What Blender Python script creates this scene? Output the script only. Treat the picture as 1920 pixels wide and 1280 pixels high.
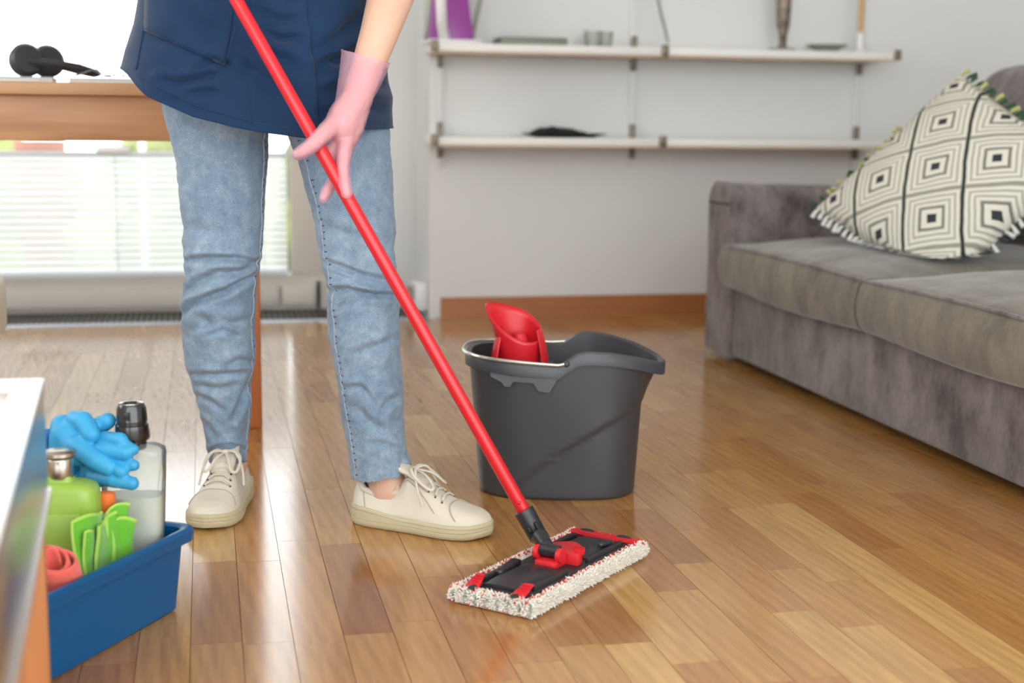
import bpy, bmesh, math, random
import numpy as np
from mathutils import Vector, Matrix, noise as mnoise

random.seed(7)
for o in list(bpy.data.objects):
    bpy.data.objects.remove(o)
scene = bpy.context.scene
COL = scene.collection
PI = math.pi

# ---------------------------------------------------------------- camera
CAM_H, FPX = 0.70, 2667.0
PITCH, YAW, ROLL = math.radians(8.93), math.radians(-12.15), math.radians(0.6)
cam_d = bpy.data.cameras.new('camera')
cam = bpy.data.objects.new('camera', cam_d)
COL.objects.link(cam)
cam_d.sensor_width = 36.0
cam_d.lens = 36.0 * FPX / 1920.0
CM = Matrix.Rotation(YAW, 4, 'Z') @ Matrix.Rotation(PI / 2 - PITCH, 4, 'X') @ Matrix.Rotation(ROLL, 4, 'Z')
cam.matrix_world = Matrix.Translation((0, 0, CAM_H)) @ CM
cam_d.clip_start = 0.05
cam_d.dof.use_dof = True
cam_d.dof.focus_distance = 2.28
cam_d.dof.aperture_fstop = 3.2
scene.camera = cam

# ---------------------------------------------------------------- daylight and exposure
world = bpy.data.worlds.new('overcast_sky')
scene.world = world
world.use_nodes = True
bg = world.node_tree.nodes['Background']
bg.inputs[0].default_value = (0.92, 0.97, 1.0, 1)
bg.inputs[1].default_value = 4.0
vs = scene.view_settings
vs.view_transform = 'Standard'
vs.look = 'None'
vs.exposure = 0.26
vs.gamma = 1.0
vs.use_curve_mapping = False

# ---------------------------------------------------------------- measuring helpers (photo frame 1920x1280 -> room metres)
_M = np.array(CM.to_3x3())
_C = np.array([0, 0, CAM_H])
def ray(x, y): return _M @ np.array([(x - 960) / FPX, -(y - 640) / FPX, -1.0])
def G(x, y, z=0.0):
    d = ray(x, y); return _C + d * ((z - CAM_H) / d[2])
def PY(x, y, Y):
    d = ray(x, y); return _C + d * (Y / d[1])
def PX(x, y, X):
    d = ray(x, y); return _C + d * (X / d[0])
def PD(x, y, D): return _C + ray(x, y) * D
def proj(p):
    q = _M.T @ (np.asarray(p, float) - _C); return 960 + FPX * q[0] / -q[2], 640 - FPX * q[1] / -q[2], -q[2]
def lerp_tab(tab, v):
    xs = [t[0] for t in tab]; ys = [t[1] for t in tab]
    return float(np.interp(v, xs, ys))
def smooth01(t):
    t = max(0.0, min(1.0, t)); return t * t * (3 - 2 * t)

# ---------------------------------------------------------------- mesh helpers
class MB:
    """collects vertices and faces of one part"""
    def __init__(s): s.v = []; s.f = []; s.mi = []
    def add(s, vs_, fs_, mi=0):
        n = len(s.v)
        s.v += [tuple(map(float, p)) for p in vs_]
        s.f += [tuple(i + n for i in f) for f in fs_]
        s.mi += [mi] * len(fs_)
        return s
    def box(s, c, d, rz=0.0, mi=0, taper=1.0):
        x, y, z = (k / 2 for k in d); cs, sn = math.cos(rz), math.sin(rz); vs_ = []
        for sz in (-1, 1):
            t = taper if sz > 0 else 1.0
            for sx, sy in ((-1, -1), (1, -1), (1, 1), (-1, 1)):
                a, b = sx * x * t, sy * y * t
                vs_.append((c[0] + a * cs - b * sn, c[1] + a * sn + b * cs, c[2] + sz * z))
        return s.add(vs_, [(3, 2, 1, 0), (4, 5, 6, 7), (0, 1, 5, 4), (1, 2, 6, 5), (2, 3, 7, 6), (3, 0, 4, 7)], mi)
    def loft(s, rings, cap0=True, cap1=True, closed=True, mi=0):
        n = len(rings[0]); vs_ = [p for r in rings for p in r]; fs = []
        for i in range(len(rings) - 1):
            for j in range(n if closed else n - 1):
                k = (j + 1) % n
                fs.append((i * n + j, i * n + k, (i + 1) * n + k, (i + 1) * n + j))
        if cap0: fs.append(tuple(reversed(range(n))))
        if cap1: fs.append(tuple(range((len(rings) - 1) * n, len(rings) * n)))
        return s.add(vs_, fs, mi)
    def lathe(s, prof, c=(0, 0, 0), n=32, mi=0, sx=1.0, sy=1.0, cap0=True, cap1=True, rz=0.0):
        cr, sr = math.cos(rz), math.sin(rz); rings = []
        for r, z in prof:
            ring = []
            for j in range(n):
                a = 2 * PI * j / n; x, y = r * sx * math.cos(a), r * sy * math.sin(a)
                ring.append((c[0] + x * cr - y * sr, c[1] + x * sr + y * cr, c[2] + z))
            rings.append(ring)
        return s.loft(rings, cap0, cap1, True, mi)
    def tube(s, pts, r, n=10, closed=False, mi=0, flat=1.0, round_ends=False):
        P = [np.array(p, float) for p in pts]; m = len(P)
        R = list(r) if hasattr(r, '__len__') else [r] * m
        T = []
        for i in range(m):
            a = P[(i - 1) % m] if (closed or i > 0) else P[i]; b = P[(i + 1) % m] if (closed or i < m - 1) else P[i]
            t = b - a; T.append(t / (np.linalg.norm(t) + 1e-12))
        up = np.array([0, 0, 1.0]) if abs(T[0][2]) < 0.9 else np.array([0, 1.0, 0])
        u = np.cross(T[0], up); u /= np.linalg.norm(u); rings = []
        for i in range(m):
            u = u - T[i] * np.dot(u, T[i]); u /= (np.linalg.norm(u) + 1e-12); w = np.cross(T[i], u)
            rings.append([P[i] + R[i] * (math.cos(2 * PI * j / n) * u + flat * math.sin(2 * PI * j / n) * w) for j in range(n)])
            if i == 0: w0 = w
        if round_ends and not closed:
            def capr(i, sg):
                out = []
                for k in (0.35, 0.7, 0.93):
                    c_ = P[i] + sg * T[i] * R[i] * k; q = math.sqrt(1 - k * k)
                    out.append([c_ + (np.array(p) - P[i]) * q for p in rings[i]])
                return out
            a = capr(0, -1); b = capr(m - 1, 1)
            rings = a[::-1] + rings + b
        if closed: rings.append(rings[0])
        return s.loft(rings, not closed, not closed, True, mi)
    def sphere(s, c, r, n=12, m=8, mi=0):
        r3 = r if hasattr(r, '__len__') else (r, r, r)
        vs_ = []; fs = []
        for i in range(1, m):
            ph = PI * i / m
            for j in range(n):
                a = 2 * PI * j / n
                vs_.append((c[0] + r3[0] * math.sin(ph) * math.cos(a), c[1] + r3[1] * math.sin(ph) * math.sin(a), c[2] + r3[2] * math.cos(ph)))
        for i in range(m - 2):
            for j in range(n):
                k = (j + 1) % n; fs.append((i * n + j, (i + 1) * n + j, (i + 1) * n + k, i * n + k))
        t = len(vs_); vs_ += [(c[0], c[1], c[2] + r3[2]), (c[0], c[1], c[2] - r3[2])]
        for j in range(n):
            k = (j + 1) % n; fs.append((t, j, k)); fs.append((t + 1, (m - 2) * n + k, (m - 2) * n + j))
        return s.add(vs_, fs, mi)
    def capsule(s, p0, r0, p1, r1, n=14):
        s.sphere(p0, r0, n, 10); s.sphere(p1, r1, n, 10); return s.tube([p0, p1], [r0, r1], n)
    def xf(s, mtx):
        s.v = [tuple(mtx @ Vector(p)) for p in s.v]; return s
    def mesh(s, name):
        me = bpy.data.meshes.new(name); me.from_pydata(s.v, [], s.f); me.update()
        if any(s.mi): me.polygons.foreach_set('material_index', s.mi)
        return me
    def build(s, name, mat_, parent=None, smooth=True, bevel=0.0, seg=2, sub=0, solid=0.0, angle=40, off=-1.0):
        return obj(name, s.mesh(name), mat_, parent, smooth, bevel, seg, sub, solid, angle, off)

def obj(name, me, mat_, parent=None, smooth=True, bevel=0.0, seg=2, sub=0, solid=0.0, angle=40, off=-1.0):
    bm = bmesh.new(); bm.from_mesh(me)
    bmesh.ops.recalc_face_normals(bm, faces=bm.faces[:])
    if bevel > 0:
        es = [e for e in bm.edges if len(e.link_faces) == 2 and e.calc_face_angle(0) > math.radians(30)]
        bmesh.ops.bevel(bm, geom=es, offset=bevel, segments=seg, profile=0.5, affect='EDGES', clamp_overlap=True)
    bm.to_mesh(me); bm.free()
    for m_ in (mat_ if isinstance(mat_, (list, tuple)) else [mat_]): me.materials.append(m_)
    if smooth:
        me.polygons.foreach_set('use_smooth', [True] * len(me.polygons))
        try: me.set_sharp_from_angle(angle=math.radians(angle))
        except Exception: pass
    o = bpy.data.objects.new(name, me); COL.objects.link(o)
    if parent is not None: o.parent = parent
    if solid:
        md = o.modifiers.new('solid', 'SOLIDIFY'); md.thickness = solid; md.offset = off
    if sub:
        md = o.modifiers.new('sub', 'SUBSURF'); md.levels = sub; md.render_levels = sub
    return o

def remesh(mb, voxel, smooth_it=6, fac=0.5):
    me = mb.mesh('tmp'); o = bpy.data.objects.new('tmp', me); COL.objects.link(o)
    md = o.modifiers.new('r', 'REMESH'); md.mode = 'VOXEL'; md.voxel_size = voxel
    sm = o.modifiers.new('s', 'SMOOTH'); sm.iterations = smooth_it; sm.factor = fac
    dg = bpy.context.evaluated_depsgraph_get(); dg.update()
    out = bpy.data.meshes.new_from_object(o.evaluated_get(dg))
    bpy.data.objects.remove(o); bpy.data.meshes.remove(me); out.materials.clear()
    return out

def tag(o, label, cat, group=None, kind=None):
    if label: o['label'] = label
    if cat: o['category'] = cat
    if group: o['group'] = group
    if kind: o['kind'] = kind
    return o
def thing(name, label, cat, loc=(0, 0, 0), rz=0.0, group=None):
    o = bpy.data.objects.new(name, None); COL.objects.link(o); o.empty_display_size = 0.05
    o.location = tuple(map(float, loc)); o.rotation_euler = (0, 0, rz)
    return tag(o, label, cat, group)
def struct(o):
    o['kind'] = 'structure'; return o
def fbm(p, sc, oct_=3, seed=0.0):
    v = Vector((p[0] * sc + seed, p[1] * sc + seed * 1.7, p[2] * sc - seed)); a, t = 1.0, 0.0
    for _ in range(oct_):
        t += a * mnoise.noise(v); v = v * 2.0; a *= 0.5
    return t

# ---------------------------------------------------------------- materials
def lin(c):
    if isinstance(c, str):
        c = c.lstrip('#'); c = tuple(int(c[i:i + 2], 16) for i in (0, 2, 4))
    return tuple(((k / 255) / 12.92 if k / 255 <= 0.04045 else ((k / 255 + 0.055) / 1.055) ** 2.4) for k in c) + (1.0,)
def setin(n, key, val):
    if key in n.inputs: n.inputs[key].default_value = val
class NT:
    def __init__(s, name):
        s.m = bpy.data.materials.new(name); s.m.use_nodes = True; s.t = s.m.node_tree
        s.bsdf = s.t.nodes['Principled BSDF']; s.out = s.t.nodes['Material Output']
    def n(s, typ, **kw):
        x = s.t.nodes.new(typ)
        for k, v in kw.items(): setattr(x, k, v)
        return x
    def l(s, a, b): s.t.links.new(a, b)
    def math(s, op, a, b=None, c=None, clamp=False):
        x = s.n('ShaderNodeMath', operation=op); x.use_clamp = clamp
        for i, v in enumerate((a, b, c)):
            if v is None: continue
            if hasattr(v, 'is_linked') or hasattr(v, 'links'): s.l(v, x.inputs[i])
            else: x.inputs[i].default_value = v
        return x.outputs[0]
    def mix(s, f, a, b, mode='MIX'):
        x = s.n('ShaderNodeMix', data_type='RGBA', blend_type=mode)
        for key, v in ((0, f), (6, a), (7, b)):
            if hasattr(v, 'links'): s.l(v, x.inputs[key])
            else: x.inputs[key].default_value = v
        return x.outputs[2]
    def noise(s, vec, scale, detail=3, rough=0.55):
        x = s.n('ShaderNodeTexNoise'); x.inputs['Scale'].default_value = scale; x.inputs['Detail'].default_value = detail
        x.inputs['Roughness'].default_value = rough
        if vec is not None: s.l(vec, x.inputs['Vector'])
        return x.outputs['Fac']
    def ramp(s, f, stops):
        x = s.n('ShaderNodeValToRGB'); s.l(f, x.inputs[0]); e = x.color_ramp.elements
        while len(e) < len(stops): e.new(0.5)
        for i, (p, c) in enumerate(stops): e[i].position = p; e[i].color = c
        return x.outputs[0]
    def mapping(s, vec, scale=(1, 1, 1), rot=(0, 0, 0)):
        x = s.n('ShaderNodeMapping'); x.inputs['Scale'].default_value = scale; x.inputs['Rotation'].default_value = rot
        s.l(vec, x.inputs['Vector']); return x.outputs[0]
    def bump(s, h, strength, dist=0.01):
        x = s.n('ShaderNodeBump'); x.inputs['Strength'].default_value = strength; x.inputs['Distance'].default_value = dist
        s.l(h, x.inputs['Height']); s.l(x.outputs[0], s.bsdf.inputs['Normal'])
def mat(name, col, rough=0.5, metal=0.0, var=0.0, scale=8.0, bump=0.0, bscale=120.0, coat=0.0, spec=0.5, sheen=0.0, sss=0.0, col2=None, stretch=(1, 1, 1), bdist=0.002, alpha=1.0):
    t = NT(name); b = t.bsdf; c = lin(col)
    setin(b, 'Roughness', rough); setin(b, 'Metallic', metal); setin(b, 'Coat Weight', coat); setin(b, 'Specular IOR Level', spec)
    setin(b, 'Sheen Weight', sheen); setin(b, 'Subsurface Weight', sss); setin(b, 'Coat Roughness', 0.08)
    if sss: setin(b, 'Subsurface Radius', (0.01, 0.004, 0.002)); setin(b, 'Subsurface Scale', 1.0)
    setin(b, 'Base Color', c); setin(b, 'Alpha', alpha)
    tc = t.n('ShaderNodeTexCoord').outputs['Object']
    if stretch != (1, 1, 1): tc = t.mapping(tc, stretch)
    if var > 0 or col2:
        f = t.noise(tc, scale, 4)
        a = tuple(k * (1 - var) for k in c[:3]) + (1,); d = lin(col2) if col2 else tuple(min(1, k * (1 + var)) for k in c[:3]) + (1,)
        t.l(t.ramp(f, [(0.3, a), (0.7, d)]), b.inputs['Base Color'])
    if bump > 0: t.bump(t.noise(tc, bscale, 2), bump, bdist)
    return t.m
def glassy(name, col, trans=0.85, rough=0.05, diffuse=None, dw=0.0):
    """thin clear sheet: mostly see-through with a gloss layer"""
    t = NT(name); t.t.nodes.remove(t.bsdf)
    tr = t.n('ShaderNodeBsdfTransparent'); tr.inputs[0].default_value = lin(col)
    gl = t.n('ShaderNodeBsdfGlossy'); gl.inputs['Roughness'].default_value = rough
    lw = t.n('ShaderNodeFresnel'); lw.inputs[0].default_value = 1.45
    mx = t.n('ShaderNodeMixShader'); base = tr.outputs[0]
    if diffuse:
        df = t.n('ShaderNodeBsdfDiffuse'); df.inputs[0].default_value = lin(diffuse)
        m2 = t.n('ShaderNodeMixShader'); m2.inputs[0].default_value = dw
        t.l(tr.outputs[0], m2.inputs[1]); t.l(df.outputs[0], m2.inputs[2]); base = m2.outputs[0]
    t.l(lw.outputs[0], mx.inputs[0]); t.l(base, mx.inputs[1]); t.l(gl.outputs[0], mx.inputs[2]); t.l(mx.outputs[0], t.out.inputs[0])
    return t.m
def translucent(name, col, tw=0.5):
    t = NT(name); t.t.nodes.remove(t.bsdf)
    a = t.n('ShaderNodeBsdfDiffuse'); a.inputs[0].default_value = lin(col)
    b = t.n('ShaderNodeBsdfTranslucent'); b.inputs[0].default_value = lin(col)
    m = t.n('ShaderNodeMixShader'); m.inputs[0].default_value = tw
    t.l(a.outputs[0], m.inputs[1]); t.l(b.outputs[0], m.inputs[2]); t.l(m.outputs[0], t.out.inputs[0])
    return t.m

# ================================================================ the room
WALL_Y, WIN_Y, JOG_X = 4.92, 5.25, 0.76
ROOM_L, ROOM_R, ROOM_F, ROOM_H = -2.6, 3.15, -1.4, 2.6
M_wall = mat('wall_paint', (218, 218, 216), 0.9, bump=0.05, bscale=300, var=0.015, scale=2)
M_ceil = mat('ceiling_paint', (235, 233, 230), 0.95)
M_frame = mat('window_frame_paint', (205, 198, 188), 0.5)
M_base = mat('stained_baseboard', (166, 106, 62), 0.4, var=0.12, scale=14, stretch=(0.3, 6, 6))
M_slab = mat('subfloor', (60, 42, 28), 0.9)
M_dark = mat('dark_void', (22, 22, 24), 0.7)
M_steel = mat('brushed_steel', (200, 203, 206), 0.3, metal=1.0)

def floor_mat(name, kind):
    t = NT(name); b = t.bsdf
    at = t.n('ShaderNodeAttribute'); at.attribute_type = kind; at.attribute_name = 'tone'
    tone = at.outputs['Fac']
    pos = t.n('ShaderNodeNewGeometry').outputs['Position']
    off = t.n('ShaderNodeCombineXYZ'); t.l(t.math('MULTIPLY', tone, 37.0), off.inputs[0]); t.l(t.math('MULTIPLY', tone, 91.0), off.inputs[1]); t.l(t.math('MULTIPLY', tone, 13.0), off.inputs[2])
    va = t.n('ShaderNodeVectorMath', operation='ADD'); t.l(pos, va.inputs[0]); t.l(off.outputs[0], va.inputs[1]); v = va.outputs[0]
    broad = t.noise(t.mapping(v, (14, 2.2, 1)), 1.0, 3)
    # cathedral grain: distorted bands stretched along the stave
    w = t.n('ShaderNodeTexWave'); w.wave_type = 'RINGS'; w.rings_direction = 'Z'
    w.inputs['Scale'].default_value = 1.0; w.inputs['Distortion'].default_value = 5.0; w.inputs['Detail'].default_value = 2.0; w.inputs['Detail Scale'].default_value = 0.8
    t.l(t.mapping(v, (16, 3.2, 1)), w.inputs['Vector'])
    fine = t.noise(t.mapping(v, (150, 8, 1)), 1.0, 2)
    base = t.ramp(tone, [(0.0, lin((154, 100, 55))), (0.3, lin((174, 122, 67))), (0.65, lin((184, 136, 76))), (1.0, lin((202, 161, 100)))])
    f = t.math('ADD', t.math('MULTIPLY', broad, 0.5), t.math('ADD', t.math('MULTIPLY', w.outputs['Fac'], 0.12), t.math('MULTIPLY', fine, 0.5)))
    shade = t.ramp(f, [(0.28, (0.66, 0.61, 0.54, 1)), (0.76, (1.12, 1.12, 1.1, 1))])
    t.l(t.mix(1.0, base, shade, 'MULTIPLY'), b.inputs['Base Color'])
    rr = t.noise(t.mapping(v, (30, 6, 1)), 1.0, 4)
    t.l(t.math('MULTIPLY_ADD', rr, 0.05, 0.135), b.inputs['Roughness'])
    setin(b, 'Specular IOR Level', 1.0)
    pass
    return t.m
M_plank = floor_mat('oak_stave', 'OBJECT')
M_plank_far = floor_mat('oak_stave_joined', 'GEOMETRY')

floor = MB().box(((ROOM_L + ROOM_R) / 2, (ROOM_F + 5.4) / 2, -0.06), (ROOM_R - ROOM_L, 5.4 - ROOM_F, 0.10)).build('floor', M_slab, smooth=False)
struct(floor); floor['label'] = 'glossy oak strip parquet floor of honey and brown staves'
# staves: run along Y, 68 mm wide, staggered
PW = 0.068; planks = []
rp = random.Random(11)
x = -2.55
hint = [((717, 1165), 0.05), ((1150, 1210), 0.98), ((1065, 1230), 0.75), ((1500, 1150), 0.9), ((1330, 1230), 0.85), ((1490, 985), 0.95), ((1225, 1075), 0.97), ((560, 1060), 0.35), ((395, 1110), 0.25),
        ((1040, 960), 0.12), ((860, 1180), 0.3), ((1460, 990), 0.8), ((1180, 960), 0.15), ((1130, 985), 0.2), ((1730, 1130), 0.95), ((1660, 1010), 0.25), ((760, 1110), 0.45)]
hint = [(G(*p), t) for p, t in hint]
while x < ROOM_R - 0.03:
    y = ROOM_F - rp.random() * 0.4
    while y < 4.88:
        L = rp.choice((0.26, 0.32, 0.36, 0.42, 0.48))
        y0, y1 = max(y, ROOM_F), min(y + L, 4.885 if x < 0.72 else 4.915)
        if y1 - y0 > 0.03: planks.append([x, y0, y1, min(1.0, max(0.0, rp.gauss(0.55, 0.16)))])
        y += L
    x += PW
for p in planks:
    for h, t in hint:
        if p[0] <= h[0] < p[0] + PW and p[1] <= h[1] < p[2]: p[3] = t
def vis_area(p):
    c = (p[0] + PW / 2, (p[1] + p[2]) / 2, 0)
    if c[1] < 1.2: return 0
    q = proj(c)
    if not (-40 < q[0] < 1960 and 560 < q[1] < 1310): return 0
    if c[0] > 1.5: return 0
    return (p[2] - p[1]) / q[2] ** 2
order = sorted(range(len(planks)), key=lambda i: -vis_area(planks[i]))
near = set(order[:300])
pm = MB().box((0, 0, -0.005), (PW - 0.0008, 1.0, 0.010)).mesh('stave'); pm.materials.append(M_plank)
jb = MB(); tones = []
for i, (x, y0, y1, t) in enumerate(planks):
    dz = rp.uniform(-0.0002, 0.0)
    if i in near:
        o = bpy.data.objects.new('plank', pm); COL.objects.link(o); o.parent = floor
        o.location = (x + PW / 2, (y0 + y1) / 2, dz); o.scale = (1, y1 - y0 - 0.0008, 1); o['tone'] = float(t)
    else:
        jb.box((x + PW / 2, (y0 + y1) / 2, -0.005 + dz), (PW - 0.0008, y1 - y0 - 0.0008, 0.010)); tones += [t] * 6
fo = jb.build('planks_beyond', M_plank_far, floor, smooth=False); fo['kind'] = 'stuff'
# box faces keep their order through recalc_face_normals
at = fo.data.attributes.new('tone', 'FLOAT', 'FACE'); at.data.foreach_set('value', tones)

def wall(name, x0, x1, y0, y1, z0, z1, m=M_wall):
    return struct(MB().box(((x0 + x1) / 2, (y0 + y1) / 2, (z0 + z1) / 2), (x1 - x0, y1 - y0, z1 - z0)).build(name, m, smooth=False))
wall('wall_back', JOG_X, ROOM_R + 0.1, WALL_Y, 5.40, -0.10, ROOM_H)
wb = wall('wall_window', 0.43, JOG_X, WIN_Y, 5.40, -0.10, ROOM_H)
# unseen left wall; window opening added to brighten the back wall and sofa
wl = MB()
for y0, y1, z0, z1 in ((ROOM_F, 1.9, -0.10, ROOM_H), (4.5, 5.40, -0.10, ROOM_H), (1.9, 4.5, -0.10, 0.85), (1.9, 4.5, 2.3, ROOM_H)):
    wl.box((ROOM_L - 0.05, (y0 + y1) / 2, (z0 + z1) / 2), (0.1, y1 - y0, z1 - z0))
struct(wl.build('wall_left', M_wall, smooth=False))
w2 = struct(MB().box((ROOM_L - 0.05, 3.2, 0.875), (0.12, 2.6, 0.05)).build('added_window', M_frame, smooth=False)); w2['label'] = 'side window frame added in the unseen left wall for daylight'
for y0, y1, z0, z1 in ((1.9, 1.95, 0.9, 2.3), (4.45, 4.5, 0.9, 2.3), (3.175, 3.225, 0.9, 2.25), (1.95, 4.45, 2.25, 2.3)):
    MB().box((ROOM_L - 0.05, (y0 + y1) / 2, (z0 + z1) / 2), (0.06, y1 - y0, z1 - z0)).build('frame_bar', M_frame, w2, smooth=False)
wall('wall_right', ROOM_R, ROOM_R + 0.1, ROOM_F, WALL_Y, -0.10, ROOM_H)
wall('ceiling', ROOM_L - 0.1, ROOM_R + 0.1, ROOM_F, 5.45, ROOM_H, ROOM_H + 0.1, M_ceil)
wall('trim_1', ROOM_L, 0.43, WIN_Y, 5.40, 2.25, ROOM_H, M_wall)['label'] = 'white lintel wall above the balcony window'
wall('baseboard_back', 0.80, ROOM_R, WALL_Y - 0.016, WALL_Y, 0.0, 0.072, M_base)

# balcony window: frame, mullion, glass
WIN_L, WIN_R = -2.2, 0.43
wn = MB()
wn.box(((WIN_L + WIN_R) / 2, WIN_Y + 0.03, 0.06), (WIN_R - WIN_L, 0.07, 0.13))
win = struct(wn.build('window_1', M_frame, smooth=False)); win['label'] = 'wide balcony window with beige frame behind the wooden desk'
def wpart(name, x0, x1, z0, z1, y0=WIN_Y - 0.01, d=0.075, m=M_frame, bev=0.004):
    return MB().box(((x0 + x1) / 2, y0 + d / 2, (z0 + z1) / 2), (x1 - x0, d, z1 - z0)).build(name, m, win, bevel=bev)
wpart('stile', 0.30, 0.43, 0.125, 2.25)
wpart('stile', WIN_L, WIN_L + 0.1, 0.125, 2.25)
wpart('top_rail', WIN_L + 0.1, 0.30, 2.15, 2.25)
wpart('bottom_panel', WIN_L, 0.25, 0.015, 0.085, WIN_Y - 0.03, 0.03)
wpart('bottom_panel', 0.262, 0.385, 0.015, 0.085, WIN_Y - 0.03, 0.03)
wpart('gasket', 0.392, 0.402, 0.0, 0.10, WIN_Y - 0.025, 0.02, M_dark, 0.0)
M_pane = glassy('window_glass', (250, 252, 252), rough=0.0)
MB().box(((WIN_L + 0.1 + 0.30) / 2, WIN_Y + 0.055, (0.125 + 2.15) / 2), (0.30 - WIN_L - 0.1, 0.006, 2.15 - 0.125)).build('pane', M_pane, win, smooth=False)
wall('wall_window_end', ROOM_L, WIN_L, WIN_Y, 5.40, -0.10, 2.25)

# floor convector grille in front of the window
gm = MB(); gx0, gx1, gy0, gy1 = ROOM_L, 0.74, 4.915, 5.21
gm.box(((gx0 + gx1) / 2, (gy0 + gy1) / 2, -0.0075), (gx1 - gx0, gy1 - gy0, 0.003))
gr = struct(gm.build('trim_2', M_dark, smooth=False)); gr['label'] = 'dark floor convector grille below the window'
MB().box(((gx0 + gx1) / 2, 4.90, 0.0005), (gx1 - gx0, 0.026, 0.011)).build('grille_edge', mat('grille_steel', (176, 182, 190), 0.35, metal=0.7), gr, bevel=0.001)
sl = MB(); k = 0
while gx0 + 0.02 * k < gx1 - 0.01:
    sl.box((gx0 + 0.01 + 0.02 * k, (gy0 + gy1) / 2, -0.002), (0.007, gy1 - gy0, 0.008)); k += 1
so = sl.build('grille_bars', mat('grille_bar', (120, 116, 112), 0.45, metal=0.5), gr, smooth=False); so['kind'] = 'stuff'

# slatted blind covering the lower panes
M_slat = translucent('blind_slat', (252, 252, 252), 0.80)
M_rail = mat('blind_rail', (226, 230, 238), 0.4)
BL_L, BL_R = -2.08, 0.285
bl = thing('venetian_blind', 'white horizontal slat blind covering the lower half of the balcony window', 'blind', ((BL_L + BL_R) / 2, WIN_Y - 0.035, 0.13))
bw = BL_R - BL_L
slm = MB()
n = 7; rings = []
for side in (-1, 1):
    ring = []
    for j in range(n):
        u = j / (n - 1) - 0.5
        ring.append((side * bw / 2, u * 0.0275, 0.0020 * math.cos(u * PI) ))
    for j in reversed(range(n)):
        u = j / (n - 1) - 0.5
        ring.append((side * bw / 2, u * 0.0275, 0.0020 * math.cos(u * PI) - 0.0006))
    rings.append(ring)
slm.loft(rings); slat_me = None
for k in range(17):
    if slat_me is None:
        o = slm.build('slat', M_slat, bl); slat_me = o.data
    else:
        o = bpy.data.objects.new('slat', slat_me); COL.objects.link(o); o.parent = bl
    o.location = (0, 0, 0.028 + k * 0.0243); o.rotation_euler = (math.radians(-52), 0, 0)
MB().box((0, 0, 0.0085), (bw, 0.026, 0.017)).build('bottom_rail', M_rail, bl, bevel=0.003)
MB().box((0, 0, 0.432), (bw, 0.026, 0.014)).build('top_rail', M_rail, bl, bevel=0.003)
for xx in (-0.31, -1.2, 0.2):
    MB().tube([(xx - (BL_L + BL_R) / 2, -0.012, 0.01), (xx - (BL_L + BL_R) / 2, -0.012, 0.43)], 0.0025, 6).build('cord', M_rail, bl)
hp = PY(212, 281, WIN_Y - 0.05)
MB().tube([(hp[0] - 0.045 - bl.location.x, -0.018, hp[2] - 0.13), (hp[0] + 0.045 - bl.location.x, -0.018, hp[2] - 0.13)], 0.014, 12, round_ends=True).build('pull_handle', mat('white_plastic', (245, 245, 245), 0.35), bl)

# pale curtain drawn aside above the desk
cx_c = PY(263, 20, 5.12)[0]; rows = []
for z in (0.86, 1.2, 1.9, 2.597):
    rows.append([(cx_c + 0.30 * k / 40, 5.12 + 0.016 * math.sin(k * 0.75), z) for k in range(41)])
tag(MB().loft(rows, False, False, False).build('curtain', mat('curtain_pale', (206, 214, 222), 0.9), solid=0.003), 'pale blue-grey curtain drawn aside at the balcony window', 'curtain')

# outside: garden ground, railing and shrubs seen between desk and blind
M_grass = mat('lawn', (120, 128, 60), 0.9, var=0.35, scale=0.8)
gd = MB().box((0, 22, -0.6), (60, 33, 0.2)).build('ground_outside', M_grass, smooth=False); struct(gd)
M_leaf = mat('hedge_leaves', (112, 118, 36), 0.8, var=0.5, scale=5)
for i in range(7):
    bx = -5.2 + i * 1.25; hb = MB(); r_ = random.Random(i)
    for k in range(14):
        hb.sphere((r_.uniform(-0.26, 0.26), r_.uniform(-0.26, 0.26), r_.uniform(0.0, 0.85)), r_.uniform(0.22, 0.34), 10, 7)
    hb.tube([(0, 0, -0.1), (0, 0, 0.4)], 0.05, 8)
    me = hb.mesh('shrub')
    for v in me.vertices: v.co += v.normal * (0.06 * fbm(v.co, 6.0, 2, i))
    ho = obj('garden_shrub', me, M_leaf); ho.location = (bx, 11.5, -0.5)
    tag(ho, 'yellow-green garden shrub in the row outside the balcony window', 'shrub', 'shrubs outside the window')
rl = thing('balcony_railing', 'thin white railing outside the balcony window', 'railing', (-1.0, 7.2, -0.5))
MB().box((0, 0, 1.105), (4.4, 0.03, 0.022)).build('handrail', mat('railing_white', (240, 242, 240), 0.5), rl)
for k in range(4): MB().box((-2.1 + 1.4 * k, 0, 0.55), (0.03, 0.03, 1.1)).build('post', bpy.data.materials['railing_white'], rl)
tp = PY(75, 281, 8.2)
MB().lathe([(0.10, 0), (0.16, 0.22), (0.17, 0.22), (0.17, 0.27), (0.15, 0.27), (0.14, 0.2)], (0, 0, 0), 20, cap1=True).build('planter', mat('terracotta', (150, 84, 58), 0.8))
pt = bpy.data.objects['planter']; pt.location = (tp[0], 8.2, -0.5); pt.scale = (0.8, 0.8, (tp[2] + 0.55) / 0.27)
tag(pt, 'terracotta planter standing outside behind the white railing', 'planter')

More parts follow.
